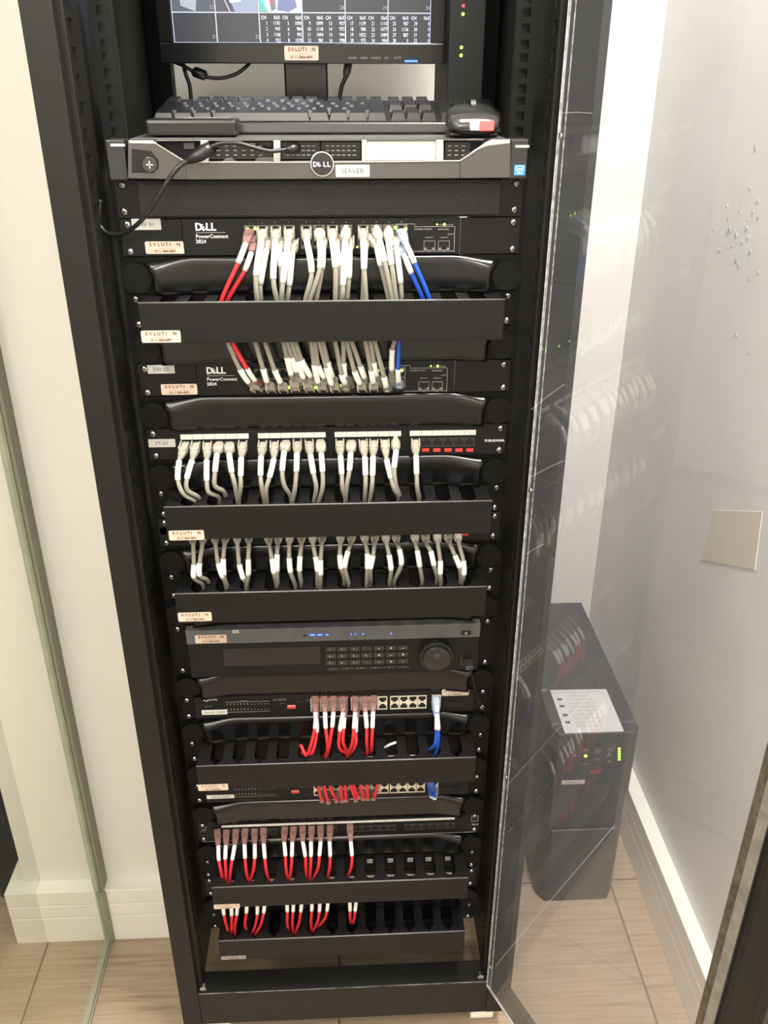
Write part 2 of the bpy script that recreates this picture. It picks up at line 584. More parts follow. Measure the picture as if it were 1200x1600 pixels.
# front frame stiles, stepped inwards
for s in (-1, 1):
    x0, x1 = sorted((s * 0.300, s * 0.266))
    MB().box(x0, x1, YF, YF + 0.045, ZB, ZT).build('front_post', FRM, RK, bevel=0.001)
    x0, x1 = sorted((s * 0.266, s * 0.2605))
    MB().box(x0, x1, YF + 0.012, YF + 0.045, ZB + 0.08, ZT).build('post_return', BLK, RK)
    # slotted mounting plate between post and rail
    mb = MB()
    xa, xb = sorted((s * 0.2605, s * 0.2585))
    sp = 0.0266
    zz = ZB + 0.095
    mb.box(xa, xb, YF + 0.012, YF + 0.024, ZB + 0.09, ZT)
    mb.box(xa, xb, YF + 0.040, 0.075, ZB + 0.09, ZT)
    while zz < ZT - 0.03:
        mb.box(xa, xb, YF + 0.024, YF + 0.040, zz, zz + sp - 0.014)
        zz += sp
    mb.build('slotted_plate', FRM, RK)
    # mounting rail with its square holes
    mb = MB()
    xa, xb = sorted((s * 0.2475, s * 0.2375))
    mb.box(xa, xb, 0.0025, 0.0045, ZR, ZT)
    xa2, xb2 = sorted((s * 0.2275, s * 0.2215))
    mb.box(xa2, xb2, 0.0025, 0.0045, ZR, ZT)
    mb.box(*sorted((s * 0.2475, s * 0.2457)), 0.0045, 0.045, ZR, ZT)
    n = -12
    while True:
        # three holes per unit
        zt = U * -n + 0.00635
        if zt - U < ZR - 0.001:
            break
        hs = [zt - 0.00635, zt - 0.022225, zt - 0.0381]
        xi0, xi1 = sorted((s * 0.2375, s * 0.2275))
        zprev = zt
        for h in hs:
            if zprev <= ZT + 0.02:
                mb.box(xi0, xi1, 0.0025, 0.0045, h + 0.0047, zprev)
            zprev = h - 0.0047
        mb.box(xi0, xi1, 0.0025, 0.0045, zt - U, zprev)
        n += 1
    mb.build('mounting_rail', RAIL, RK)
    MB().box(*sorted((s * 0.2455, s * 0.2225)), 0.016, 0.018, ZR + 0.001, ZT).build('added_dark_liner', DARK, RK)  # dark liner added so no lit wall shows through the holes
    mb = MB()
    mb.box(*sorted((s * 0.299, s * 0.2975)), YF + 0.045, 0.62, ZB, ZT)
    mb.build('side_panel', RAIL, RK)
    MB().box(*sorted((s * 0.2975, s * 0.262)), 0.585, 0.62, ZB, ZT).build('rear_post', RAIL, RK)
MB().box(-0.2659, 0.2659, YF + 0.001, YF + 0.045, ZB, ZB + 0.088).build('bottom_bar', FRM, RK, bevel=0.001)
MB().box(-0.264, 0.264, YF - 0.0003, YF + 0.0012, ZB + 0.0872, ZB + 0.0884).build('edge_highlight', mat('bar edge highlight', (0.10, 0.10, 0.10), 0.5, noise=0.9, nscale=60), RK)  # highlight on the bar's upper edge, put in as a mottled grey strip
MB().box(-0.266, 0.266, YF + 0.045, 0.012, ZB, ZB + 0.05).build('bottom_lip', BLK, RK, bevel=0.001)
MB().box(-0.262, 0.262, 0.585, 0.62, ZB, ZB + 0.05).build('rear_bar', BLK, RK)
MB().box(-0.30, 0.30, YF, 0.62, ZT, ZT + 0.03).build('top_panel', FRM, RK)
for a in ((-0.262, 1), (0.247, 1)):
    o = MB().cyl((a[0] + 0.006, YF + 0.004, ZB + 0.096), 0.006, 0.008, 'y', 12).build('corner_bolt', SCRW, RK)
CAST = mat('castor white nylon', (0.85, 0.84, 0.80), 0.25)
for cx, cy in ((-0.24, -0.02), (0.262, -0.03), (-0.24, 0.56), (0.25, 0.56)):
    c = MB().cyl((cx - 0.022, cy, FLOOR + 0.0228), 0.0225, 0.044, 'x', 24).build('castor', CAST, RK, bevel=0.002)
    MB().box(cx - 0.024, cx + 0.024, cy - 0.012, cy + 0.012, FLOOR + 0.040, ZB).build('castor_fork', SCRW, c)

# ---- door, opened towards the camera on the right
HX, HY = 0.2625, YF - 0.002
dvec = Vector((0.036, -0.079, 0)).normalized()
nvec = Vector((dvec.y, -dvec.x, 0))          # towards the left (inner face)
DX = Matrix(((dvec.x, nvec.x, 0, HX), (dvec.y, nvec.y, 0, HY), (0, 0, 1, 0), (0, 0, 0, 1)))
# local: x along the door width, y = towards the inner side, z up
DW, DZ0, DZ1 = 0.502, -1.356, ZT
ST, SF, BR = 0.052, 0.082, 0.062
door = MB(DX)
door.box(0, ST, -0.016, -0.0045, DZ0, DZ1)
door.box(DW - SF, DW, -0.016, -0.0045, DZ0, DZ1)
door.box(ST, DW - SF, -0.016, -0.0045, DZ0, DZ0 + BR)
door.box(ST, DW - SF, -0.016, -0.0045, DZ1 - BR, DZ1)
door.box(DW - 0.012, DW, -0.0045, 0.010, DZ0, DZ1)
door.box(DW - 0.05, DW - 0.012, -0.0045, -0.002, DZ0, DZ1)
door.box(0, DW, -0.020, -0.016, DZ0 - 0.018, DZ0 + 0.02)
dr = door.build('rack_door', FRM, RK, bevel=0.0008)
MB(DX).box(0.001, DW - SF + 0.022, -0.0042, -0.0008, DZ0 + 0.012, DZ1 - 0.01).build('acrylic_pane', ACR, dr)
WORN = mat('worn acrylic edge', (0.34, 0.34, 0.33), 0.55, noise=0.75, nscale=180)
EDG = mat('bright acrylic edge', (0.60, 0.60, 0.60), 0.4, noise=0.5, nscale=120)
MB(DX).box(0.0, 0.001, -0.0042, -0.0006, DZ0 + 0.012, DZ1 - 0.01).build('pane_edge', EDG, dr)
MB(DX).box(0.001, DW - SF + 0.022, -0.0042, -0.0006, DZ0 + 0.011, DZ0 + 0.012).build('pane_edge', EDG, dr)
MB(DX).box(DW - SF + 0.0, DW - SF + 0.010, -0.0006, 0.0004, DZ0 + 0.012, DZ1 - 0.01).build('seal_strip', mat('seal strip brown', (0.075, 0.06, 0.045), 0.6, noise=0.5, nscale=90), dr)
MB(DX).box(DW - SF + 0.010, DW - SF + 0.0225, -0.0006, 0.0004, DZ0 + 0.012, DZ1 - 0.01).build('seal_strip', mat('seal strip grey', (0.20, 0.185, 0.165), 0.5, noise=0.2, nscale=60), dr)
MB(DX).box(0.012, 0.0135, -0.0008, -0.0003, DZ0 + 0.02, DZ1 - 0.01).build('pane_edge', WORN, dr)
for z in (-0.33, -0.83, -1.285, 0.1):
    c = DX @ Vector((0.006, -0.001, z))
    mb = MB()
    mb.loft([[c + nvec * h + (dvec * math.cos(a) + Vector((0, 0, 1)) * math.sin(a)) * r for a in [2 * PI * k / 12 for k in range(12)]] for h, r in ((0, 0.0036), (0.0012, 0.0034), (0.002, 0.002))])
    mb.build('pane_screw', SCRW, dr, smooth=True)
# long fine scratches on the acrylic
SCR = mat('scratch', (0.75, 0.75, 0.75), 0.6)


def door_pt(px, py):
    d = Fw + Rt * ((px - 600) / FPX) - Up * ((py - 800) / FPX)
    o = Vector((HX, HY, 0)) + nvec * -0.0006
    t = (o - CAM).dot(nvec) / d.dot(nvec)
    return CAM + d * t


for a, b in (((775, 1508), (960, 1290)), ((822, 866), (850, 850)), ((830, 745), (880, 720)), ((830, 640), (882, 600)), ((875, 177), (925, 177))):
    A, B = door_pt(*a), door_pt(*b)
    MB().tube([A, (A + B) / 2 + Vector((0, 0, 0.001)), B], 0.00018, 4).build('scratch', SCR, dr)

# ================================================================== small shared meshes
mb = MB()
mb.loft([[Vector((r * math.cos(a), y, r * math.sin(a))) for a in [2 * PI * k / 14 for k in range(14)]] for y, r in ((0, 0.0044), (-0.0012, 0.0044), (-0.0026, 0.0032), (-0.0030, 0.0016))])
mb.cur = 1
mb.box(-0.0026, 0.0026, -0.0033, -0.0028, -0.0006, 0.0006)
mb.box(-0.0006, 0.0006, -0.0033, -0.0028, -0.0026, 0.0026)
SCREW = mb.mesh('screw', smooth=False)
for k, p in enumerate(SCREW.polygons):
    p.use_smooth = k < 14 * 3
SCREW.materials.append(SCRW)
SCREW.materials.append(SCRD)


def screws(parent, n, y=-0.0025, frac=(0, 0.714), xs=(-0.2325, 0.2325)):
    for x in xs:
        for f in frac:
            inst('screw', SCREW, parent, (x + random.uniform(-0.0007, 0.0007), y, -(n + f) * U), (0, random.uniform(0, PI), 0))


def port_mesh(w_, h_, rim, dep=0.0012, flip=False, t=0.0011):
    mb = MB()
    mb.box(-w_ / 2, -w_ / 2 + t, -dep, 0, -h_ / 2, h_ / 2)
    mb.box(w_ / 2 - t, w_ / 2, -dep, 0, -h_ / 2, h_ / 2)
    mb.box(-w_ / 2 + t, w_ / 2 - t, -dep, 0, h_ / 2 - t, h_ / 2)
    mb.box(-w_ / 2 + t, w_ / 2 - t, -dep, 0, -h_ / 2, -h_ / 2 + t)
    s = 1 if flip else -1
    z0, z1 = sorted((s * (h_ / 2 - t), s * (h_ / 2 - t - h_ * 0.22)))
    mb.box(-w_ / 2 + t, -w_ * 0.22, -dep, 0, z0, z1)
    mb.box(w_ * 0.22, w_ / 2 - t, -dep, 0, z0, z1)
    mb.cur = 1
    mb.box(-w_ / 2 + t, w_ / 2 - t, -0.0002, 0, -h_ / 2 + t, h_ / 2 - t)
    me = mb.mesh('port')
    me.materials.append(rim)
    me.materials.append(DARK)
    return me


P_SW_T = port_mesh(0.0145, 0.0135, mat('port shield dull', (0.16, 0.14, 0.12), 0.45, metal=0.5), flip=True)
P_SW_B = port_mesh(0.0145, 0.0135, MATS['port shield dull'])
P_PO_T = port_mesh(0.0140, 0.0125, PCB, flip=False, t=0.0013)
P_PO_B = port_mesh(0.0140, 0.0125, PCB, flip=True, t=0.0013)
P_PP = port_mesh(0.0142, 0.0125, PDK, flip=True)
mb = MB().box(-0.0049, 0.0049, -0.0006, 0, -0.0024, 0.0024)
SHUT = mb.mesh('dust_shutter')
SHUT.materials.append(RSH)


def led(parent, px, py, y, m, r=0.0011, name='led'):
    c = W(px, py, y)
    return MB().cyl(c, r, 0.001, 'y', 10).build(name, m, parent)


def plate(parent, name, px, py, y, w_, h_, m, s=None, th=None, ink=INK, align='CENTER', rot=0.0, dx=0.0):
    """thin adhesive label at a place on a front face, with its print"""
    c = W(px, py, y)
    r = 0.0006
    n = 4
    poly = []
    for sx, sz, a0 in ((1, -1, -PI / 2), (1, 1, 0), (-1, 1, PI / 2), (-1, -1, PI)):
        for k in range(n):
            a = a0 + PI / 2 * k / (n - 1)
            poly.append((sx * (w_ / 2 - r) + r * math.cos(a), sz * (h_ / 2 - r) + r * math.sin(a)))
    if rot:
        poly = [(x * math.cos(rot) - z * math.sin(rot), x * math.sin(rot) + z * math.cos(rot)) for x, z in poly]
    poly = [(c.x + x, c.z + z) for x, z in poly]
    o = MB().prism(poly, y, y + 0.0004).build(name, m, parent)
    if s:
        text(s, ink, o, (c.x + dx, y - 0.0002, c.z - th / 2), th, (PI / 2, -rot, 0), align)
    return o


def sticker(parent, px, py, y, w_=0.0465, h_=0.0145, m=None, r=0.0018):
    """cream asset sticker: S o L U T I o N over two lines of small print"""
    c = W(px, py, y)
    n = 4
    poly = []
    for sx, sz, a0 in ((1, -1, -PI / 2), (1, 1, 0), (-1, 1, PI / 2), (-1, -1, PI)):
        for k in range(n):
            a = a0 + PI / 2 * k / (n - 1)
            poly.append((c.x + sx * (w_ / 2 - r) + r * math.cos(a), c.z + sz * (h_ / 2 - r) + r * math.sin(a)))
    o = MB().prism(poly, y, y + 0.0004).build('sticker', m or STK, parent)
    yy = y - 0.0002
    h = h_ * 0.27
    z = c.z + h_ * 0.13
    for ch, fx in (('S', -0.36), ('L', -0.145), ('U', -0.045), ('T', 0.06), ('I', 0.145), ('N', 0.36)):
        text(ch, STT, o, (c.x + fx * w_, yy, z), h, align='CENTER', bold=0.045)
    MB().cyl((c.x - 0.255 * w_, yy, z + h / 2), h * 0.52, 0.0002, 'y', 14).build('globe_print', STO, o)
    MB().cyl((c.x + 0.25 * w_, yy, z + h / 2), h * 0.52, 0.0002, 'y', 14).build('globe_print', STF, o)
    text('Security Provider', STO, o, (c.x, yy, c.z - h_ * 0.10), h_ * 0.11, align='CENTER')
    text('55 11 3864-6893', STT, o, (c.x, yy, c.z - h_ * 0.38), h_ * 0.21, align='CENTER', wid=0.85, bold=0.03)
    return o


def smalltext(parent, s, px, py, y, h, m=WPR, align='CENTER', bold=0.0, wid=1.0):
    c = W(px, py, y)
    return text(s, m, parent, (c.x, y - 0.0002, c.z), h, align=align, bold=bold, wid=wid)


def hline(mb, ax, ay, bx, by, y, t=0.0005):
    A, B = W(ax, ay, y), W(bx, by, y)
    if abs(A.x - B.x) > abs(A.z - B.z):
        z = (A.z + B.z) / 2
        mb.box(min(A.x, B.x), max(A.x, B.x), y, y + 0.0003, z - t / 2, z + t / 2)
    else:
        x = (A.x + B.x) / 2
        mb.box(x - t / 2, x + t / 2, y, y + 0.0003, min(A.z, B.z), max(A.z, B.z))


def utop(n):
    return -n * U + 0.00635


# ================================================================== CURVED BARS (blank bars whose ends flare forward)
def curved_bar(n, label):
    z1, z0 = utop(n) - 0.0006, utop(n) - U + 0.0006
    t = thing('curved_blank_bar', label, 'blank panel', (0, 0, z0), 'glossy curved blank bars of the rack')
    mb = MB()
    nx, nz = 54, 10
    prof = []

    def flare(x):
        u_ = min(1, max(0, (abs(x) - 0.158) / 0.056))
        return u_ * u_ * (3 - 2 * u_)

    def ypos(x):
        a = abs(x)
        if a < 0.150:
            return -0.004
        return -0.004 - 0.007 * flare(x)
    verts, faces = [], []
    for j in range(nz + 1):
        v = j / nz
        # top edge rolls back over a radius
        if j == 0:
            dy, z = 0.016, z1
        elif j == 1:
            dy, z = 0.0035, z1
        elif j == 2:
            dy, z = 0.0010, z1 - 0.0012
        elif j == 3:
            dy, z = 0.0, z1 - 0.0035
        else:
            dy, z = 0.0, z1 - 0.0035 - (z1 - 0.0035 - z0) * (j - 3) / (nz - 3)
        edge = 0.2165 - 0.0085 * min(1, max(0, (z1 - z) / (z1 - z0)) / 0.5) ** 0.6
        for i in range(nx + 1):
            x = -edge + 2 * edge * i / nx
            fl_ = flare(x)
            hh = (z - z0) / (z1 - z0)
            grow = 1 + 1.6 * fl_
            verts.append((x, ypos(x) + (dy * grow if j < 3 else 0) + (0.0016 * fl_ if j == 3 else 0), z - 0.0062 * fl_ * hh ** 2 - (0.0022 * fl_ if j == 3 else 0)))
    for j in range(nz):
        for i in range(nx):
            a = j * (nx + 1) + i
            faces.append((a, a + 1, a + nx + 2, a + nx + 1))
    mb.add(verts, faces)
    o = mb.build('curved_face', GLS, t, smooth=True)
    sm = o.modifiers.new('thickness', 'SOLIDIFY')
    sm.thickness = 0.0016
    sm.offset = -1 if False else 1
    for s in (-1, 1):
        e = MB()
        x0, x1 = sorted((s * 0.2405, s * 0.17))
        e.box(x0, x1, 0.0004, 0.0022, z0, z1)
        e.cyl((s * 0.2275, -0.0075, (z0 + z1) / 2 - 0.002), 0.0185, 0.008, 'y', 28)
        e.build('ear', RAIL, t)
    return t


CB = [(1, 'glossy black curved bar directly under the switch labelled SW 01'),
      (3, 'glossy black curved bar just above the switch labelled SW 02'),
      (5, 'glossy black curved bar between switch SW 02 and the upper patch panel PT-01'),
      (7, 'glossy black curved bar directly under the patch panel labelled PT-01'),
      (10, 'glossy black curved bar behind the second row of grey cables, above the sticker-marked duct'),
      (12, 'glossy black curved bar in shadow directly above the video recorder'),
      (15, 'glossy black curved bar between video recorder and switch SW-01 CAM'),
      (17, 'glossy black curved bar directly under the switch labelled SW-01 CAM'),
      (21, 'glossy black curved bar directly under the switch labelled SW-02 CAM'),
      (23, 'glossy black curved bar behind the red cables of the Cat 6 panel'),
      (26, 'glossy black curved bar lowest in the rack, above the bottom duct')]
for n, l in CB:
    curved_bar(n, l)
# the one hidden between the duct and SW-02 CAM
curved_bar(19, 'glossy black curved bar hidden behind the duct cover above switch SW-02 CAM')

# ================================================================== CABLE DUCTS
def finger_mesh(end=0):
    """one flat finger of the duct, seen from above; x along the rack, y from the wall (0) to the lip"""
    wd, fr = 0.0072, 0.0155
    if end == 0:
        poly = [(-wd, 0), (-wd, -0.044), (-fr, -0.0535), (-fr, -0.0608), (fr, -0.0608), (fr, -0.0535), (wd, -0.044), (wd, 0)]
    else:
        s = end
        poly = [(s * -wd * 1.0, 0), (s * -wd, -0.044), (s * -fr, -0.0535), (s * -fr, -0.0608), (s * 0.012, -0.0608), (s * 0.012, 0)]
        if s > 0:
            poly = poly
    mb = MB().prismz(poly[::-1] if end >= 0 else poly, -0.0009, 0.0009)
    me = mb.mesh('finger')
    me.materials.append(FING)
    return me


FM = {k: finger_mesh(k) for k in (-1, 0, 1)}


def duct(n, label, screw_ok=True):
    z1, z0 = utop(n) + 0.0035, utop(n) - 0.0452
    t = thing('cable_duct', label, 'cable duct', (0, 0, z0), 'horizontal cable ducts of the rack')
    mb = MB().box(-0.2405, 0.2405, -0.0008, 0.0018, utop(n) - U + 0.001, utop(n) - 0.0005)
    mb.build('back_plate', RAIL, t)
    mb = MB()
    hw = 0.2165
    mb.box(-hw, hw, -0.0650, -0.0630, z0, z1)
    mb.box(-hw, hw, -0.0630, -0.0612, z1 - 0.0042, z1)
    mb.box(-hw, hw, -0.0630, -0.0612, z0, z0 + 0.0042)
    mb.build('cover', DUCT, t, bevel=0.0009)
    MB().tube([Vector((x, -0.0642, z1 + 0.0001)) for x in (-hw, -hw * 0.5, 0, hw * 0.5, hw)], 0.0010, 8).build('lip_highlight', EDGE, t, smooth=True)  # top edge highlight, coloured in grey
    MB().box(-hw + 0.012, hw - 0.012, -0.0607, -0.0601, z1 - 0.0050, z1 - 0.0043).build('rim_highlight', EDGE, t)  # bright line at the finger ends, coloured in grey
    p = 0.0342
    for zz in (z1 - 0.0055, z0 + 0.004):
        for i in range(11):
            inst('finger', FM[0], t, ((i - 5) * p, -0.001, zz))
        inst('finger', FM[-1], t, (-6 * p, -0.001, zz))
        inst('finger', FM[1], t, (6 * p, -0.001, zz))
    if n == 27:
        MB().box(-0.21, 0.21, -0.058, -0.0012, z0 + 0.0006, z0 + 0.0022).build('added_light_block_plate', FING, t)  # plate added to keep the lit floor from showing through the slots
    for s in (-1, 1):
        MB().box(*sorted((s * 0.2164, s * 0.215)), -0.060, -0.001, z0 + 0.006, z1 - 0.0075).build('end_wall', FING, t)
    screws(t, n, y=-0.0008)
    return t


D2 = duct(2, 'cable duct between switches SW 01 and SW 02, sticker on its left end')
D8 = duct(8, 'cable duct directly below the PT-01 patch panel cables')
D11 = duct(11, 'cable duct directly above the video recorder, catching the second row of grey cables')
D18 = duct(18, 'cable duct with open black slots between SW-01 CAM and SW-02 CAM')
D24 = duct(24, 'cable duct under the Cat 6 panel, second lowest of the ducts')
D27 = duct(27, 'lowest cable duct of the rack, hanging over the floor gap')
sticker(D2, 251.5, 526, -0.0654)
sticker(D8, 291.5, 836.5, -0.0654)
sticker(D11, 304.5, 964, -0.0654)
sticker(D18, 333, 1230.5, -0.0654, 0.0465, 0.0125)
sticker(D24, 354.5, 1416.5, -0.0654, 0.044, 0.0105)
sticker(D27, 365, 1496.5, -0.0654, 0.044, 0.009, mat('sticker foil grey', (0.30, 0.29, 0.31), 0.35, metal=0.4))
plate(D8, 'paper_label', 256, 830, -0.003, 0.0105, 0.0112, PAP)

# ================================================================== SWITCHES (upper two)
def switch(n, label, gx_, ysw, tag_s, tpx, tpy, spx, spy, lx, rx):
    z1, z0 = utop(n) - 0.0005, utop(n) - U + 0.0005
    t = thing('network_switch', label, 'network switch', (0, 0, z0), 'rack switches with green port lights')
    for s in (-1, 1):
        MB().box(*sorted((s * 0.2412, s * 0.1682)), -0.0022, 0.0018, z0 + 0.0006, z1 - 0.0004).build('ear_bracket', BLK, t, bevel=0.0005)
    face = MB().box(-0.1675, 0.1675, -0.0035, 0.004, z0 + 0.001, z1).build('front_panel', SWF, t, bevel=0.0006)
    MB().box(-0.165, 0.165, 0.0045, 0.25, z0 + 0.001, z1 - 0.001).build('housing', BLK, t)
    y = -0.0036
    return t, z1, z0, y


def switch_print(t, y, ox, oy, sc):
    """logo text and combo port print; ox, oy = pixel of the logo's left end, sc = px scale to the upper switch"""
    smalltext(t, 'D LL', ox, oy + 10 * sc, y, 0.0085, WHT, 'LEFT', 0.045, 1.02)
    c = W(ox + 14.5 * sc, oy + 5.2 * sc, y)
    o = text('E', WHT, t, (c.x - 0.0001, y - 0.0002, c.z - 0.0032), 0.0068, (PI / 2, -0.6, 0), 'CENTER', 0.045)
    mb = MB()
    hline(mb, ox + 1, oy + 13.5 * sc, ox + 47 * sc, oy + 13.5 * sc, y - 0.0002, 0.0006)
    mb.build('printed_rule', WPR, t)
    smalltext(t, 'PowerConnect', ox + 1, oy + 22 * sc, y, 0.0042, WHT, 'LEFT', 0.02, 1.05)
    smalltext(t, '2824', ox + 1, oy + 30 * sc, y, 0.0042, WHT, 'LEFT', 0.02, 1.05)


t1, z1, z0, y1 = switch(0, 'upper rack switch labelled SW 01 with grey cables and two blue cables', 0, 0, '', 0, 0, 0, 0, 0, 0)
switch_print(t1, y1, 305, 350, 1.0)
t2, z12, z02, _ = switch(4, 'lower rack switch labelled SW 02, cables hanging into it from the duct', 0, 0, '', 0, 0, 0, 0, 0, 0)
switch_print(t2, y1, 322.5, 574.5, 0.93)
plate(t1, 'paper_label', 228.5, 350.5, -0.0026, 0.0345, 0.0128, PAPG, 'SW 01', 0.0052)
plate(t2, 'paper_label', 251.5, 577, -0.0026, 0.0345, 0.0115, PAPG, 'SW 02', 0.0052)
sticker(t1, 257.5, 387, -0.0027)
sticker(t2, 280, 608.5, -0.0027)
screws(t1, 0)
screws(t2, 4)

COLX1 = [392, 411, 431, 452, 479, 499, 520, 541, 568, 588, 608, 627]


def switch_ports(t, n, rowpx, sc=1.0, x0=None):
    zt = utop(n) - 0.0145
    xs = [W(px, 370, y1).x for px in COLX1]
    for k, x in enumerate(xs):
        inst('port', P_SW_T, t, (x, y1, zt))
        inst('port', P_SW_B, t, (x, y1, zt - 0.0142))
        text(str(2 * k + 1), WPR, t, (x, y1 - 0.0002, zt + 0.0088), 0.0018, align='CENTER')
    return xs, zt


XS1, ZP1 = switch_ports(t1, 0, 0)
XS2, ZP2 = switch_ports(t2, 4, 0)


def combo(t, ox, oy, sc):
    """printed outline, lettering and the two combo slots on the right of the switch; ox,oy = pixel of the top right corner"""
    mb = MB()
    y = y1 - 0.0002
    hline(mb, ox - 62 * sc, oy, ox, oy, y)
    hline(mb, ox, oy, ox, oy + 40 * sc, y)
    hline(mb, ox - 72 * sc, oy + 38.5 * sc, ox, oy + 38.5 * sc, y)
    hline(mb, ox - 62 * sc, oy - 4 * sc, ox - 62 * sc, oy, y)
    hline(mb, ox - 92 * sc, oy - 4 * sc, ox - 62 * sc, oy - 4 * sc, y)
    mb.build('printed_rule', WPR, t)
    smalltext(t, 'COMBO PORTS', ox - 49 * sc, oy + 5.5 * sc, y1, 0.0022)
    smalltext(t, 'MANAGED', ox - 17 * sc, oy + 5.5 * sc, y1, 0.0020)
    smalltext(t, 'MODE', ox - 6 * sc, oy + 13 * sc, y1, 0.0018)
    smalltext(t, 'LNK/ACT', ox - 39 * sc, oy + 18 * sc, y1, 0.0017)
    smalltext(t, 'LNK/ACT', ox - 16 * sc, oy + 18 * sc, y1, 0.0017)
    smalltext(t, 'POWER', ox - 7 * sc, oy - 2 * sc, y1, 0.0016)
    smalltext(t, 'FAN', ox - 21 * sc, oy - 2 * sc, y1, 0.0016)
    smalltext(t, '23', ox - 39 * sc, oy + 40 * sc, y1, 0.0020)
    smalltext(t, '24', ox - 16.5 * sc, oy + 40 * sc, y1, 0.0020)
    led(t, ox - 27 * sc, oy - 3.2 * sc, y1 - 0.0004, LG, 0.0010)
    led(t, ox - 15.5 * sc, oy - 3.2 * sc, y1 - 0.0004, LG, 0.0015)
    for dx in (39, 16.5):
        c = W(ox - dx * sc, oy + 29.5 * sc, y1)
        inst('port', COMBO, t, (c.x, y1, c.z))


COMBO = port_mesh(0.0142, 0.0115, mat('combo rim', (0.22, 0.21, 0.20), 0.4, metal=0.5), t=0.0007)
combo(t1, 710, 354, 1.0)
combo(t2, 698.5, 575, 0.93)
for px, py in ((387, 358), (399, 357), (400, 386), (412, 386), (445, 386), (618, 356), (634, 358), (622, 363), (619, 388)):
    led(t1, px, py, y1 - 0.0016, LG, 0.0019 if py < 360 else 0.0013)
for px, py in ((451.5, 605.5), (493.5, 605.5), (590, 579.5), (628, 579), (531, 603), (610.5, 603)):
    led(t2, px, py, y1 - 0.0016, LG, 0.0019)
for px, py in ((558, 386), (574, 386)):
    led(t1, px, py, y1 - 0.0016, LAM, 0.0012)

# ================================================================== BLANK PANEL under the server
bp = thing('blank_panel', 'flat matte black blank panel between the server and switch SW 01', 'blank panel', (0, 0, utop(-1) - U))
MB().box(-0.2412, 0.2412, -0.0022, 0.0018, utop(-1) - U + 0.0005, utop(-1) - 0.0005).build('flange', BLK, bp, bevel=0.0005)
MB().box(-0.214, 0.214, -0.0075, -0.0023, utop(-1) - U + 0.003, utop(-1) - 0.001).build('raised_face', mat('textured panel', (0.011, 0.011, 0.0115), 0.5, bump=0.6, bscale=600, spec=0.35), bp, bevel=0.001)
screws(bp, -1, frac=(0, 0.67))

# ================================================================== SERVER
sv = thing('rack_server', 'one-unit rack server with silver bezel and round badge, labelled SERVER', 'server', (0, 0.1, 0.0508))
YZ = -0.030
sz1, sz0 = 0.0945, 0.0510
MB().box(-0.217, 0.217, 0.0, 0.50, sz0, sz1 - 0.0005).build('chassis', mat('server lid steel', (0.30, 0.30, 0.30), 0.35, metal=0.8), sv)
MB().box(-0.216, 0.216, -0.0175, -0.0005, sz0 + 0.001, sz1 - 0.001).build('front_grille', mat('grille black', (0.004, 0.004, 0.005), 0.45, spec=0.2), sv)
for s in (-1, 1):
    e = MB()
    e.box(*sorted((s * 0.2395, s * 0.2185)), -0.026, 0.0018, sz0 + 0.001, sz1)
    o = e.build('ear_latch', mat('ear plastic', (0.02, 0.02, 0.022), 0.4), sv, bevel=0.0015)
    c = W(816, 229, -0.0262) if s > 0 else W(184, 227, -0.0262)
    MB().box(c.x - 0.0080, c.x + 0.0080, -0.0268, -0.026, c.z - 0.0012, c.z + 0.0016).build('latch_mark', mat('latch grey', (0.42, 0.42, 0.42), 0.4), o)


def wp(pts_, y):
    return [(W(a, b, y).x, W(a, b, y).z) for a, b in pts_]


bz = MB()
for poly in ([(199.5, 279), (290, 281), (290, 252.5), (243, 222.5), (236, 219.5), (199.5, 219.5)],
             [(290, 281), (719, 279), (719, 250), (290, 252.5)],
             [(719, 279), (798, 278), (798, 217.5), (768, 217.5), (757, 224), (719, 250)],
             [(243, 221), (757, 220), (757, 217.5), (243, 218.5)],
             [(345, 253.5), (352, 247), (362, 247), (370, 253.5)],
             [(396, 253.5), (402, 246), (427, 246), (427, 253.5)]):
    bz.prism(wp(poly, YZ), YZ, -0.0178)
bz.build('bezel', SILV, sv, bevel=0.0016)
LITM = mat('lit bezel tone', (0.46, 0.45, 0.44), 0.35, metal=0.4)  # brighter copy of the bezel metal, painting the light on its curve
for poly in ([(313, 254), (325, 254), (325, 219), (313, 219)],
             [(427, 253), (438, 253), (438, 219), (427, 219)],
             [(566, 252), (573, 252), (573, 218.5), (566, 218.5)],
             [(681, 252), (692, 252), (692, 218.5), (681, 218.5)]):
    MB().prism(wp(poly, YZ - 0.0006), YZ - 0.0006, -0.0178).build('bezel_strut', LITM, sv, bevel=0.001)
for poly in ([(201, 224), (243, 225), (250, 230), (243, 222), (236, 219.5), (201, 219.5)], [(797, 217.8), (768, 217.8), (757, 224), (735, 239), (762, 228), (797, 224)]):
    MB().prism(wp(poly, YZ - 0.0006), YZ - 0.0006, YZ + 0.002).build('bezel_highlight_lip', LITM, sv, bevel=0.0004)
# bright polished lip around the openings
lip = MB()


def strip(pts_, y, t=0.0011, dep=0.0012):
    mb_ = lip
    for a, b in zip(pts_, pts_[1:]):
        A, B = W(*a, y), W(*b, y)
        d = (B - A).normalized()
        nrm = Vector((-d.z, 0, d.x)) * t / 2
        mb_.prism([((A - nrm).x, (A - nrm).z), ((B - nrm).x, (B - nrm).z), ((B + nrm).x, (B + nrm).z), ((A + nrm).x, (A + nrm).z)], y - dep, y)


strip([(240, 222), (290, 253), (427, 253.5), (566, 253), (719, 251), (759, 224.5)], YZ, 0.0014)
strip([(566, 253), (566, 219)], YZ, 0.0012)
strip([(692, 251), (692, 219)], YZ, 0.0012)
lip.build('bezel_trim', SILL, sv, bevel=0.0004)
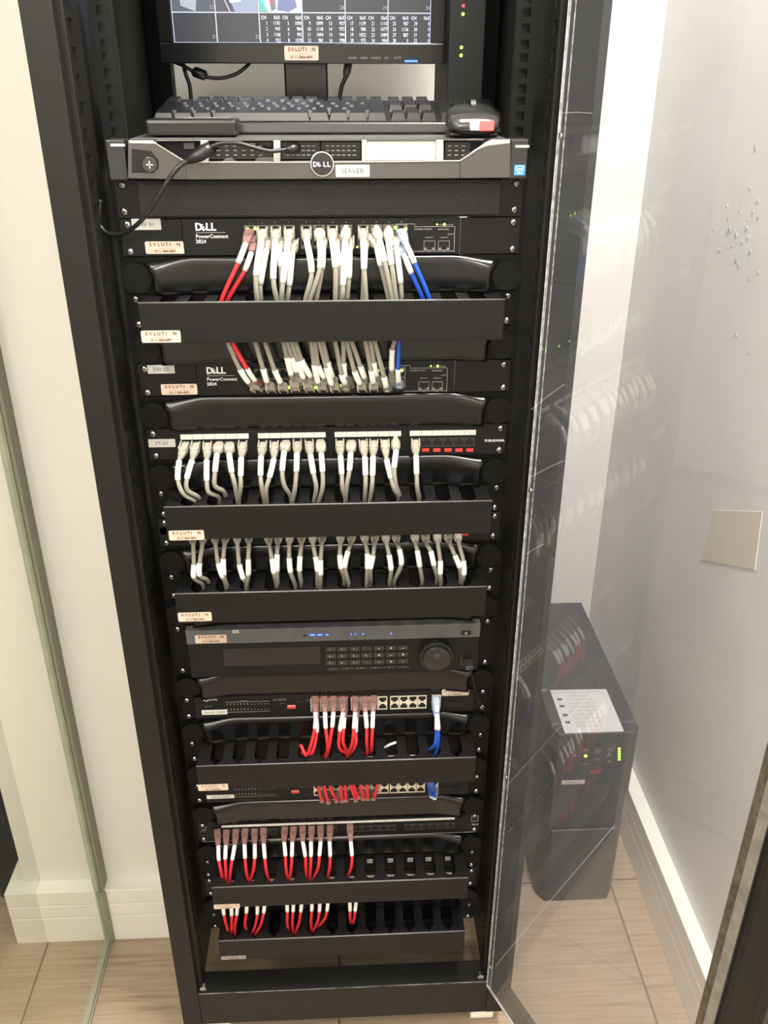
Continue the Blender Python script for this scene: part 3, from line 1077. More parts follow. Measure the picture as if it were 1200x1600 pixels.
# display window, its glare painted in as near-white and pale grey
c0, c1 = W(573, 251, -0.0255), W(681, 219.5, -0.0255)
MB().box(c0.x, c1.x, -0.0265, -0.018, c0.z, c1.z).build('display_window', mat('display glare white', (0.88, 0.87, 0.85), 0.25), sv, bevel=0.001)
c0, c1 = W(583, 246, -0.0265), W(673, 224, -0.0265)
MB().box(c0.x, c1.x, -0.0275, -0.0266, c0.z, c1.z).build('display_screen', mat('display glare grey', (0.62, 0.62, 0.62), 0.1), sv, bevel=0.0008)
# drive fronts behind the bezel
for k, (a, b) in enumerate(((328, 425), (440, 500), (502, 564), (694, 735))):
    c0, c1 = W(a, 249, -0.0182), W(b, 221, -0.0182)
    o = MB().box(c0.x, c1.x, -0.0205, -0.0177, c0.z, c1.z).build('drive_front', GLS, sv, bevel=0.0006)
    for r in range(3):
        zz = c0.z + (c1.z - c0.z) * (0.25 + 0.25 * r)
        mb = MB()
        nb = 6 if b - a > 50 else 3
        for q_ in range(nb):
            xx = c0.x + (c1.x - c0.x) * (0.12 + 0.8 * q_ / nb)
            mb.box(xx, xx + 0.004, -0.0209, -0.0205, zz - 0.0004, zz + 0.0005)
        mb.build('vent_marks', WPR, o)
smalltext(sv, 'PowerEdge R420', 378, 227.5, -0.0212, 0.0030, WHT)
led(sv, 249.5, 227.5, -0.0185, LG, 0.0022)
c0, c1 = W(288, 233, -0.0185), W(304, 222, -0.0185)
MB().box(c0.x, c1.x, -0.0205, -0.0177, c0.z, c1.z).build('port', DGRY, sv, bevel=0.0006)
# key lock at the left end
lk = MB().prism(wp([(206, 270), (240, 270), (248, 263), (248, 250), (236, 236), (206, 232)], YZ), YZ - 0.0004, YZ).build('lock_inset', GLS, sv, bevel=0.0003)
c = W(234.5, 257, YZ)
MB().cyl((c.x, YZ - 0.0034, c.z), 0.0082, 0.003, 'y', 24).build('key_lock', mat('lock ring', (0.06, 0.06, 0.06), 0.3, metal=0.6), lk, bevel=0.0006)
MB().box(c.x - 0.004, c.x + 0.004, YZ - 0.0038, YZ - 0.0034, c.z - 0.0008, c.z + 0.0008).box(c.x - 0.0008, c.x + 0.0008, YZ - 0.0038, YZ - 0.0034, c.z - 0.004, c.z + 0.004).build('key_slot', WPR, lk)
# round badge
c = W(503.5, 256, YZ)
bd = MB().cyl((c.x, YZ - 0.0035, c.z), 0.0136, 0.0035, 'y', 36).build('badge_rim', SILL, sv, bevel=0.0008)
MB().cyl((c.x, YZ - 0.0041, c.z), 0.0122, 0.0006, 'y', 36).build('badge', mat('badge black', (0.015, 0.015, 0.017), 0.3), bd)
text('D', WHT, bd, (c.x - 0.0078, YZ - 0.0044, c.z - 0.0026), 0.0052, align='CENTER', bold=0.03)
text('E', WHT, bd, (c.x - 0.0026, YZ - 0.0044, c.z - 0.0022), 0.0046, (PI / 2, -0.55, 0), 'CENTER', 0.03)
text('L', WHT, bd, (c.x + 0.0029, YZ - 0.0044, c.z - 0.0026), 0.0052, align='CENTER', bold=0.03)
text('L', WHT, bd, (c.x + 0.0074, YZ - 0.0044, c.z - 0.0026), 0.0052, align='CENTER', bold=0.03)
plate(sv, 'paper_label', 551, 267, YZ - 0.0006, 0.0385, 0.0128, mat('label bright', (0.64, 0.64, 0.63), 0.5), 'SERVER', 0.0056, ink=mat('bold ink', (0.03, 0.03, 0.03), 0.6))
# chip maker's blue badge on the right ear
c = W(812, 265, -0.0264)
cb = MB().box(c.x - 0.0064, c.x + 0.0064, -0.0268, -0.026, c.z - 0.0062, c.z + 0.0050).build('chip_badge', mat('badge blue', (0.06, 0.28, 0.62), 0.35, noise=0.2, nscale=120), sv, bevel=0.0005)
text('intel', WHT, cb, (c.x, -0.0271, c.z), 0.0028, align='CENTER')
text('Xeon', WHT, cb, (c.x, -0.0271, c.z - 0.0045), 0.0024, align='CENTER')
mb = MB()
mb.tube([Vector((c.x + 0.0052 * math.cos(a), -0.0270, c.z + 0.0012 + 0.0028 * math.sin(a))) for a in [0.3 + 5.6 * k / 16 for k in range(17)]], 0.0003, 4)
mb.build('badge_ring', WHT, cb)
sscr = [(-1.72, -0.2325)]

# ================================================================== PATCH PANELS
def patch_panel(n, label, groups, strip_py, port_py, yf=-0.003, deepz=0.03, thin=False):
    z1, z0 = utop(n) - 0.0005, utop(n) - U + 0.0005
    t = thing('patch_bay', label, 'patch panel', (0, 0, z0), 'twenty-four port patch panels of the rack')
    pl = MB().box(-0.2412, 0.2412, -0.003, 0.0018, z0, z1).build('front_panel', SWF, t, bevel=0.0005)
    zs, zp = z1 - 0.0105, z1 - 0.024
    MB().box(-0.1965, 0.215, -0.0045, -0.003, z0 + 0.0025, zs + 0.007).build('raised_strip', BLK, t, bevel=0.0004)
    pos = []
    sh = 0.0036
    if thin:
        zs, sh = z1 - 0.0082, 0.0021
        groups = [(groups[0][0] - 0.004, groups[1][0]), (groups[1][0] + 0.002, groups[2][0]), (groups[2][0] + 0.002, groups[3][0]), (groups[3][0] + 0.002, groups[3][1] - 0.002)]
    for gi, (x0, x1) in enumerate(groups):
        o = MB().box(x0 - 0.001, x1 + 0.001, -0.0052, -0.0045, zs - sh, zs + sh).build('label_strip', PAP, t)
        mb = MB()
        for k in range(1, 6):
            xx = x0 + (x1 - x0) * k / 6
            mb.box(xx - 0.0002, xx + 0.0002, -0.0054, -0.0052, zs - sh, zs + sh)
        mb.build('strip_divider', INK, o)
        for k in range(6):
            xx = GR[gi][0] + (GR[gi][1] - GR[gi][0]) * (k + 0.5) / 6
            inst('port', P_PP, t, (xx, -0.0045, zp))
            text(str(gi * 6 + k + 1), WPR, o, (xx, -0.0054, zs - 0.001), 0.002, align='CENTER')
            pos.append((xx, zp))
    MB().box(-0.2, 0.2, 0.002, deepz, z0 + 0.003, z1 - 0.003).build('rear_block', BLK, t)
    screws(t, n, y=-0.003)
    return t, pos


GR = [(-0.1835, -0.0925), (-0.079, 0.0125), (0.0265, 0.1165), (0.1300, 0.2190)]
GR = [(W(a, 678, -0.005).x, W(b, 678, -0.005).x) for a, b in ((282.5, 387), (404, 507.5), (524, 625.5), (641.5, 742.5))]
pp1, PP1 = patch_panel(6, 'upper patch panel labelled PT-01 with four white number strips', GR, 678, 695)
pp2, PP2 = patch_panel(9, 'patch panel half hidden behind the duct, fully plugged with grey cables', GR, 0, 0)
pp3, PP3 = patch_panel(22, 'patch panel marked Cat 6 with thirteen red cables', GR, 0, 0, thin=True)
pp4, PP4 = patch_panel(25, 'lowest patch panel, hidden behind the second lowest duct', GR, 0, 0, thin=True)
plate(pp1, 'paper_label', 253, 692.5, -0.0034, 0.0355, 0.0115, PAPG, 'PT-01', 0.0050)
smalltext(pp1, 'FURUKAWA', 772.5, 690, -0.0046, 0.0034, WHT, bold=0.02)
for px in (665, 682.5, 700, 717, 734):
    c = W(px, 703, -0.0047)
    inst('dust_shutter', SHUT, pp1, (c.x, -0.0047, c.z))
MB().tube([Vector((x, -0.0040, utop(22) - U + 0.0012)) for x in (-0.235, -0.1, 0, 0.1, 0.235)], 0.0010, 8).build('panel_lip_highlight', EDGE, pp3, smooth=True)  # bottom edge highlight, coloured in grey
OPENM = mat('lit opening grey', (0.30, 0.30, 0.29), 0.5)  # pale plates stand in for bright wall seen through openings
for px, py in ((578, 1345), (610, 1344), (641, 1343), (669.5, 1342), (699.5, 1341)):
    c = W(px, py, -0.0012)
    MB().box(c.x - 0.0052, c.x + 0.0052, -0.003, -0.0009, c.z - 0.0045, c.z + 0.0045).build('lit_opening', OPENM, D24, bevel=0.0008)
tie = thing('cable_tie', 'short white plastic tie lying in an open slot of the duct below SW-01 CAM', 'cable tie', W(610, 1164, -0.03))
MB().tube([W(601, 1168, -0.030), W(610, 1163, -0.032), W(619, 1160, -0.030)], 0.0021, 8).build('strap', PAP, tie, smooth=True)
c = W(727, 834.5, -0.0047)
inst('dust_shutter', SHUT, pp2, (c.x, -0.0047, c.z))
smalltext(pp3, 'Cat 6', 742, 1289, -0.0032, 0.0034, WHT)
mb = MB()
for a, b, c_, d_ in ((737, 1274, 737, 1283), (747, 1274, 747, 1283), (737, 1283, 747, 1283), (737, 1274, 747, 1274)):
    hline(mb, a, b, c_, d_, -0.0033, 0.0007)
mb.build('printed_icon', WPR, pp3)
mb = MB()
mb.tube([W(a, b, -0.0033) for a, b in ((313, 1300), (315, 1300), (316, 1296), (318, 1296), (318.5, 1299), (320, 1299), (321, 1293), (323, 1293))], 0.0004, 4)
mb.build('printed_icon', WPR, pp3)

# ================================================================== VIDEO RECORDER
dv = thing('video_recorder', 'two-unit video recorder with keypad and big jog wheel', 'video recorder', (0, 0.1, utop(14) - U))
dz1, dz0 = utop(13) - 0.001, utop(14) - U + 0.0015
YD = -0.016
MB().box(-0.2412, 0.2412, -0.0022, 0.0018, dz0, dz1).build('ear_plate', RAIL, dv)
MB().box(-0.2155, 0.2155, 0.002, 0.35, dz0, dz1).build('housing', BLK, dv)
MB().box(-0.2185, 0.2195, YD, -0.0023, dz0, dz1 - 0.0245).build('lower_face', SWF, dv, bevel=0.0012)
MB().box(-0.2185, 0.2195, YD - 0.0012, -0.0023, dz1 - 0.0243, dz1).build('grey_band', DGRY, dv, bevel=0.001)
sticker(dv, 329.5, 998.5, YD - 0.0017)
plate(dv, 'paper_label', 368, 987, YD - 0.0017, 0.0095, 0.0055, PAPG, 'HD', 0.0026)
c0, c1 = W(351, 1041, YD), W(500, 1010, YD)
MB().box(c0.x, c1.x, YD - 0.0006, YD, c0.z, c1.z).build('tray_door', mat('tray face', (0.011, 0.011, 0.012), 0.35), dv, bevel=0.0004)
yb = YD - 0.0014
for px, w_ in ((488, 0.0075), (500, 0.0072), (511, 0.004), (549, 0.0015), (555, 0.0015), (567, 0.0018), (611, 0.0022)):
    c = W(px, 992 - (px - 488) * 0.018, yb)
    MB().box(c.x - w_ / 2, c.x + w_ / 2, yb - 0.0006, yb, c.z - 0.0010, c.z + 0.0010).build('led', LBU, dv)
c = W(476, 993, yb)
MB().box(c.x - 0.0025, c.x + 0.0025, yb - 0.0003, yb, c.z - 0.0013, c.z + 0.0013).build('sensor', DARK, dv)
c = W(728, 988.5, yb)
pb = MB().box(c.x - 0.0072, c.x + 0.0072, yb - 0.0012, yb, c.z - 0.0038, c.z + 0.0038).build('power_button', GLS, dv, bevel=0.0005)
mb = MB()
mb.tube([Vector((c.x + 0.0015 * math.sin(a), yb - 0.0014, c.z + 0.0015 * math.cos(a))) for a in [0.6 + 5.1 * k / 12 for k in range(13)]], 0.0003, 4)
mb.box(c.x - 0.0002, c.x + 0.0002, yb - 0.0016, yb - 0.0013, c.z, c.z + 0.002)
mb.build('power_symbol', WHT, pb)
KEYM = MB().box(-0.0078, 0.0078, -0.0012, 0, -0.0042, 0.0042).mesh('keypad_key')
KEYM.materials.append(mat('key face', (0.022, 0.022, 0.024), 0.4))
KEYS = MB().box(-0.0090, 0.0090, -0.0010, 0, -0.0022, 0.0022).mesh('keypad_key')
KEYS.materials.append(MATS['key face'])
kk = [['1', '2 abc', '3 def', '', 'Esc', '\u25b2', 'Shift'], ['4 ghi', '5 jkl', '6 mno', '0 _', '\u25c0', 'Enter', '\u25b6'], ['7 pqrs', '8 tuv', '9 wxyz', '+', 'Mult', '\u25bc', 'Fn']]
tri = {'\u25b2': 0, '\u25b6': -PI / 2, '\u25bc': PI, '\u25c0': PI / 2}
for r in range(3):
    for c_ in range(7):
        px = 517 + c_ * 18.8
        py = 1014 + r * 10.6 - c_ * 0.45
        c = W(px, py, YD)
        o = inst('keypad_key', KEYM, dv, (c.x, YD, c.z))
        s = kk[r][c_]
        if s in tri:
            a0 = tri[s]
            pts_ = [(c.x + 0.0020 * math.sin(-a0 + k * 2 * PI / 3), c.z + 0.0020 * math.cos(-a0 + k * 2 * PI / 3)) for k in range(3)]
            MB().prism(pts_[::-1], YD - 0.0014, YD - 0.0012).build('arrow_print', WHT, o)
        elif s:
            text(s[0] if s[0].isdigit() else s, WHT, o, (c.x - (0.002 if s[0].isdigit() else 0), YD - 0.0014, c.z - 0.0014), 0.0028 if s[0].isdigit() else 0.0017, align='CENTER')
            if s[0].isdigit() and len(s) > 1:
                text(s[2:], WPR, o, (c.x + 0.0004, YD - 0.0014, c.z - 0.0014), 0.0016)
for c_ in range(6):
    px = 521 + c_ * 21.8
    c = W(px, 1044.5 - c_ * 0.6, YD)
    o = inst('keypad_key', KEYS, dv, (c.x, YD, c.z))
    text(['>', '||', '<<', '>>', '|<', '>|'][c_], WHT, o, (c.x, YD - 0.0012, c.z - 0.0008), 0.0016, align='CENTER')
c = W(681, 1020, YD)
jw = MB().cyl((c.x, YD - 0.012, c.z), 0.0262, 0.0125, 'y', 48).build('jog_ring', mat('wheel black', (0.010, 0.010, 0.011), 0.28), dv, bevel=0.002, smooth=False)
MB().cyl((c.x, YD - 0.017, c.z), 0.0208, 0.0052, 'y', 48, r2=0.0225).build('jog_dial', mat('dial black', (0.016, 0.016, 0.017), 0.3), jw, bevel=0.0012)
MB().cyl((c.x, YD - 0.0184, c.z + 0.008), 0.0058, 0.0016, 'y', 24).build('finger_dimple', mat('dimple', (0.035, 0.035, 0.037), 0.3), jw, bevel=0.0007)
c = W(726, 1032, YD)
MB().box(c.x - 0.008, c.x + 0.008, YD - 0.0008, YD, c.z - 0.011, c.z + 0.011).build('usb_door', GLS, dv, bevel=0.0004)
us = thing('usb_cable', 'thin black usb cable plugged into the right end of the video recorder', 'cable', W(731, 1036, YD - 0.02))
c = W(731, 1031, YD)
MB().box(c.x - 0.006, c.x + 0.006, YD - 0.020, YD - 0.001, c.z - 0.0055, c.z + 0.0025).build('plug', mat('usb plug', (0.03, 0.03, 0.033), 0.35), us, bevel=0.001)
MB().tube(crom([W(734, 1043, YD - 0.019), W(738, 1058, YD - 0.024), W(743, 1078, -0.035), W(751, 1100, -0.03), W(760, 1116, -0.02), W(763, 1130, 0.0)]), 0.0011, 6).build('cord', CORD, us, smooth=True)
for x, f in ((-0.2325, 13), (0.2325, 13), (-0.2325, 14.714), (0.2325, 14.714)):
    inst('screw', SCREW, dv, (x, -0.0025, -f * U), (0, 0.6, 0))

# ================================================================== CAMERA SWITCHES (PoE)
def poe(n, label, vis_top=True):
    z1, z0 = utop(n) - 0.0005, utop(n) - U + 0.0005
    t = thing('network_switch', label, 'network switch', (0, 0, z0), 'camera switches with metal ports')
    MB().box(-0.2412, 0.2412, -0.0022, 0.0018, z0 + 0.001, z1 - 0.001).build('ear_plate', RAIL, t, bevel=0.0004)
    MB().box(-0.2205, 0.2185, -0.0045, -0.0023, z0 + 0.001, z1).build('front_panel', SWF, t, bevel=0.0006)
    MB().box(-0.2195, 0.2195, 0.002, 0.2, z0 + 0.001, z1 - 0.001).build('housing', BLK, t)
    screws(t, n)
    return t, z1, z0


PX16 = [492, 507, 521, 536, 555, 570, 584, 598, 616.5, 631, 645, 659.5]


def poe_fill(t, n, z1, sx, py, oy, label_s, red_px):
    y = -0.0046
    zt = z1 - 0.0145
    xs = [W(px, py, y).x for px in sx]
    for x in xs:
        inst('port', P_PO_T, t, (x, y, zt))
        inst('port', P_PO_B, t, (x, y, zt - 0.0128))
    xu = xs[-1] + 0.0225
    inst('port', P_PO_T, t, (xu, y, zt))
    inst('port', P_PO_B, t, (xu, y, zt - 0.0128))
    for dx in (0.020, 0.036):
        MB().box(xu + dx - 0.0065, xu + dx + 0.0065, y - 0.0008, y, zt - 0.019, zt - 0.009).build('sfp_slot', DARK, t)
    # red panel behind the first two port groups
    c = W(red_px[0], red_px[1], y)
    MB().box(c.x - 0.0065, c.x + 0.0065, y - 0.0012, y, c.z - 0.0035, c.z + 0.0035).build('dip_switch', RSH, t, bevel=0.0003)
    mb = MB()
    for k in range(5):
        xx = c.x - 0.005 + k * 0.0025
        mb.box(xx - 0.0006, xx + 0.0006, y - 0.0016, y - 0.0012, c.z + 0.0012, c.z + 0.003)
    mb.build('dip_lever', WHT, t)
    # dotted indicator field
    mb = MB()
    for r in range(2):
        for k in range(13):
            a = -0.1705 + k * 0.0053
            zz = z1 - 0.0165 - r * 0.0105
            mb.box(a, a + (0.0009 if k < 7 else 0.0018), y - 0.0003, y, zz, zz + (0.0030 if k < 7 else 0.0006))
    mb.build('indicator_print', WPR, t)
    mb = MB()
    for x0_, x1_, zz in ((-0.172, -0.104, z1 - 0.011), (-0.172, -0.104, z1 - 0.031)):
        mb.box(x0_, x1_, y - 0.0003, y, zz, zz + 0.0003)
    mb.build('printed_rule', WPR, t)
    text('PoE Port Status', WPR, t, (-0.15, y - 0.0002, z1 - 0.0095), 0.0014)
    for s, x, dz in (('Extend  Priority  Isolation', -0.098, 0.008), ('Recovery  Mode settings', -0.098, 0.0105), ('On  Off', -0.088, 0.017), ('1  2  3  4', -0.062, 0.0150), ('Power Max', -0.047, 0.011), ('802.3 af/at', -0.047, 0.014)):
        text(s, WPR, t, (x, y - 0.0002, z1 - dz), 0.0014)
    return xs, zt


tc, pz1, _ = poe(16, 'camera switch labelled SW-01 CAM with red cables, under the video recorder')
MB().box(W(487, 1085, -0.005).x, W(545, 1085, -0.005).x, -0.006, -0.0046, pz1 - 0.0075, pz1 - 0.0052).build('red_strip', mat('dull red strip', (0.28, 0.03, 0.03), 0.5), tc)
XP1, ZPO1 = poe_fill(tc, 16, pz1, PX16, 1095, 0, '', (455.5, 1104))
te, pz2, _ = poe(20, 'camera switch labelled SW-02 CAM, half hidden behind the duct cover')
PX20 = [497, 511.5, 525.5, 540, 558, 572.5, 586.5, 600.5, 615.5, 629, 643, 657]
XP2, ZPO2 = poe_fill(te, 20, pz2, PX20, 1238, 0, '', (461.5, 1236.5))
plate(tc, 'paper_label', 335, 1113, -0.0052, 0.0395, 0.0092, PAP, 'SW-01 CAM', 0.0044)
plate(te, 'paper_label', 344.5, 1245, -0.0052, 0.0455, 0.0078, PAP, 'SW-02 CAM', 0.0040)
sticker(tc, 711.5, 1082, -0.0068, 0.043, 0.0125, mat('sticker dull', (0.48, 0.41, 0.35), 0.4))
c = W(322, 1093.5, -0.0048)
mb = MB()
mb.tube([Vector((c.x + 0.0030 * math.cos(a), -0.0049, c.z + 0.0030 * math.sin(a))) for a in [-1.9 + 5.3 * k / 14 for k in range(15)]], 0.0006, 4)
mb.box(c.x - 0.0042, c.x - 0.0010, -0.0051, -0.0047, c.z - 0.0018, c.z - 0.0006)
mb.build('logo_mark', WHT, tc)
text('tp-link', WHT, tc, (c.x + 0.0040, -0.0048, c.z - 0.0016), 0.0036)
text('TL-SL1218MP', WPR, tc, (c.x - 0.004, -0.0048, c.z - 0.0135), 0.0015)

# ================================================================== PATCH CABLES
def boot_mesh(kind):
    """plug with boot; local +z = out of the port, +y = clip side"""
    mb = MB()

    def ring(z, w_, h_, n=12, p=0.5, dy=0.0):
        return [Vector((w_ / 2 * math.copysign(abs(math.cos(a)) ** p, math.cos(a)), dy + h_ / 2 * math.copysign(abs(math.sin(a)) ** p, math.sin(a)), z)) for a in [2 * PI * (k + 0.5) / n for k in range(n)]]
    if kind == 'ridged':      # flexible boot with ribs
        mb.cur = 1
        mb.loft([ring(-0.004, 0.0116, 0.0070, dy=-0.0008), ring(0.009, 0.0116, 0.0070, dy=-0.0008)])
        mb.cur = 0
        mb.loft([ring(0.0080, 0.0128, 0.009), ring(0.0115, 0.0126, 0.009)])
        z = 0.0115
        w_ = 0.0122
        for k in range(5):
            mb.loft([ring(z, w_, w_ * 0.72), ring(z + 0.0013, w_, w_ * 0.72)])
            mb.cur = 1
            mb.loft([ring(z + 0.0013, w_ * 0.84, w_ * 0.6, p=0.7), ring(z + 0.0024, w_ * 0.84, w_ * 0.6, p=0.7)])
            mb.cur = 0
            z += 0.0024
            w_ -= 0.0011
        for s in (-1, 1):
            mb.box(min(s * 0.0058, s * 0.0044), max(s * 0.0058, s * 0.0044), 0.0022, 0.0064, -0.0005, 0.0125)
    elif kind == 'square':    # moulded square boot
        mb.cur = 1
        mb.loft([ring(-0.004, 0.0116, 0.0078), ring(0.006, 0.0116, 0.0078)])
        mb.cur = 0
        mb.loft([ring(0.0058, 0.0138, 0.0100, p=0.3), ring(0.014, 0.0138, 0.0100, p=0.3), ring(0.0165, 0.0110, 0.0085, p=0.5), ring(0.0215, 0.0074, 0.0072, p=0.8)])
    elif kind == 'hooded':    # boot with a hood over the clip
        mb.cur = 1
        mb.loft([ring(-0.004, 0.0114, 0.0074), ring(0.005, 0.0114, 0.0074)])
        mb.cur = 0
        mb.loft([ring(0.0045, 0.0124, 0.0088), ring(0.012, 0.0126, 0.0094), ring(0.0185, 0.0090, 0.0080, p=0.7), ring(0.0215, 0.0076, 0.0074, p=0.8)])
        mb.loft([ring(-0.001, 0.0055, 0.003, dy=0.0062), ring(0.006, 0.0088, 0.0045, dy=0.0048), ring(0.015, 0.0078, 0.003, dy=0.0030)])
        mb.cur = 1
        mb.loft([ring(0.0205, 0.0079, 0.0077, p=0.8), ring(0.0213, 0.0079, 0.0077, p=0.8)])
        mb.cur = 0
    elif kind == 'clear':     # see-through plug with a soft inner boot
        mb.loft([ring(-0.004, 0.0118, 0.0078, p=0.3), ring(0.010, 0.0120, 0.0080, p=0.3), ring(0.013, 0.0105, 0.0080, p=0.4), ring(0.018, 0.0098, 0.0082, p=0.5), ring(0.0245, 0.0078, 0.0070, p=0.8)])
        mb.box(-0.0030, 0.0030, 0.0040, 0.0054, -0.001, 0.012)
        mb.cur = 1
        mb.box(-0.0034, 0.0034, 0.0054, 0.0057, 0.004, 0.010)
        mb.box(-0.0052, -0.0044, -0.0042, 0.0042, 0.0, 0.0105)
        mb.box(0.0044, 0.0052, -0.0042, 0.0042, 0.0, 0.0105)
        mb.cur = 0
    me = mb.mesh('plug', smooth=False)
    return me


def with_mats(me, *ms):
    me = me.copy()
    me.materials.clear()
    for m in ms:
        me.materials.append(m)
    return me


_b = {k: boot_mesh(k) for k in ('ridged', 'square', 'hooded', 'clear')}
PNOSE = mat('plug nose smoky', (0.13, 0.12, 0.105), 0.3)
PLUGS = {
    ('g', 'r'): with_mats(_b['ridged'], CG2, PNOSE), ('g', 's'): with_mats(_b['square'], CG2, PNOSE), ('g', 'h'): with_mats(_b['hooded'], CG2, PNOSE),
    ('g', 'c'): with_mats(_b['clear'], mat('clear plug grey', (0.30, 0.29, 0.26), 0.25), CG2), ('r', 'c'): with_mats(_b['clear'], CLRR, mat('plug clip haze', (0.42, 0.33, 0.31), 0.3)),
    ('b', 'c'): with_mats(_b['clear'], CLRB, mat('plug clip haze blue', (0.5, 0.52, 0.55), 0.3)),
}
JACK = {'g': CGY, 'r': CRD, 'b': CBL}
CNAME = {'g': 'grey', 'r': 'red', 'b': 'blue'}


def cable(col, kind, pts_, Y, lab, label, group, clip=1, tail=(0, 0.012, -0.018), r=None, row2=None):
    P = []
    for i, (x, y) in enumerate(pts_):
        P.append(W(x, y, Y[min(i, len(Y) - 1)]))
    ax = (P[1] - P[0]).normalized()
    t = thing('patch_cable', label, 'cable', P[0], group)
    # plug
    side = Vector((1, 0, 0))
    side = (side - ax * side.dot(ax)).normalized()
    upv = ax.cross(side) * (1 if ax.cross(side).z > 0 else -1) * clip
    side = upv.cross(ax)
    M = Matrix((side, upv, ax)).transposed()
    o = inst('plug', PLUGS[(col, kind)], t, P[0])
    o.rotation_euler = M.to_euler()
    L = 0.021
    if (P[1] - P[0]).length < L:
        P[1] = P[0] + ax * L
    P.append(P[-1] + Vector(tail))
    k = 6
    start = [P[0] + ax * 0.016]
    path = crom(start + P[1:], k)
    r = r or (0.0031 if col == 'g' else 0.0027)
    MB().tube(path, r, 8).build('cord', JACK[col], t, smooth=True)
    if lab:
        i0, i1 = lab[0] * k, lab[1] * k
        i0 = max(i0, 1)
        seg = path[i0:i1 + 1]
        if len(seg) > 1:
            MB().tube(seg, r + 0.0007, 8).build('label_sleeve', SLV2 if random.random() < 0.5 else SLV, t, smooth=True)
    return t


def lab_row(kind_s, where):
    return lambda i, c: '%s %s patch cable from the left %s' % (ORD(i), CNAME[c], where)


# --- A: upper switch SW 01.  (colour, plug kind, plug px, boot px, label end px, end px, lower row?)
A = [('r', 'c', (390, 364), (384, 380), (372, 411), (346, 470), 0),
     ('r', 'c', (396, 374), (394, 389), (382, 423), (355, 471), 1),
     ('g', 'r', (411, 362), (408, 376), (400, 431), (402, 470), 0),
     ('g', 'r', (421, 374), (417, 388), (407, 444), (408, 471), 1),
     ('g', 'r', (432, 362), (430, 377), (427, 436), (433, 470), 0),
     ('g', 'r', (440, 375), (437, 388), (439, 416), (441, 470), 1),
     ('g', 'r', (453, 362), (450, 377), (442, 442), (440, 471), 0),
     ('g', 'r', (460, 379), (457, 392), (452, 446), (449, 471), 1),
     ('g', 'r', (479, 362), (479, 375), (487, 426), (477, 470), 0),
     ('g', 's', (499, 362), (500, 376), (500, 419), (484, 471), 0),
     ('g', 's', (502, 373), (504, 384), (503, 421), (494, 471), 1),
     ('g', 'r', (520, 361), (519, 374), (524, 418), (524, 470), 0),
     ('g', 'r', (524, 374), (526, 386), (530, 415), (532, 471), 1),
     ('g', 'h', (541, 361), (539, 377), (536, 446), (535, 471), 0),
     ('g', 'r', (546, 375), (546, 389), (545, 435), (542, 471), 1),
     ('g', 'r', (567, 361), (568, 376), (569, 421), (572, 470), 0),
     ('g', 'r', (570, 372), (570, 386), (569, 419), (567, 471), 1),
     ('g', 'h', (588, 361), (593, 376), (601, 409), (613, 470), 0),
     ('g', 's', (584, 370), (588, 382), (595, 415), (608, 471), 1),
     ('g', 'h', (607, 362), (607, 377), (612, 414), (619, 470), 0),
     ('g', 's', (614, 374), (618, 384), (626, 443), (627, 471), 1),
     ('b', 'c', (627, 364), (633, 377), (648, 411), (671, 467), 0),
     ('b', 'c', (626, 380), (629, 391), (643, 427), (661, 469), 1)]
gi = 0
cnt = {}
tot = {}
for a in A:
    tot[a[0]] = tot.get(a[0], 0) + 1


def row(data, fn, where, group, YS, labi, clipf=None, **k):
    cnt = {}
    tot = {}
    for a in data:
        tot[a[0]] = tot.get(a[0], 0) + 1
    for a in data:
        i = cnt.get(a[0], 0)
        cnt[a[0]] = i + 1
        if tot[a[0]] == 1:
            s = 'single %s cable %s' % (CNAME[a[0]], where)
        elif tot[a[0]] == 2:
            s = '%s one of two %s cables %s' % (('left', 'right')[i], CNAME[a[0]], where)
        else:
            s = '%s %s cable from the left %s' % (ORD(i), CNAME[a[0]], where)
        g_ = '%s patch cables %s' % (CNAME[a[0]], where)
        fn(a, s, g_)


row(A, lambda a, s, g_: cable(a[0], a[1], a[2:6], [-0.005, -0.026 if not a[6] else -0.021, -0.042 if not a[6] else -0.033, -0.038 if not a[6] else -0.030], (1, 2), s, g_, 1 if not a[6] else 1),
    'plugged into switch SW 01', '', None, None)

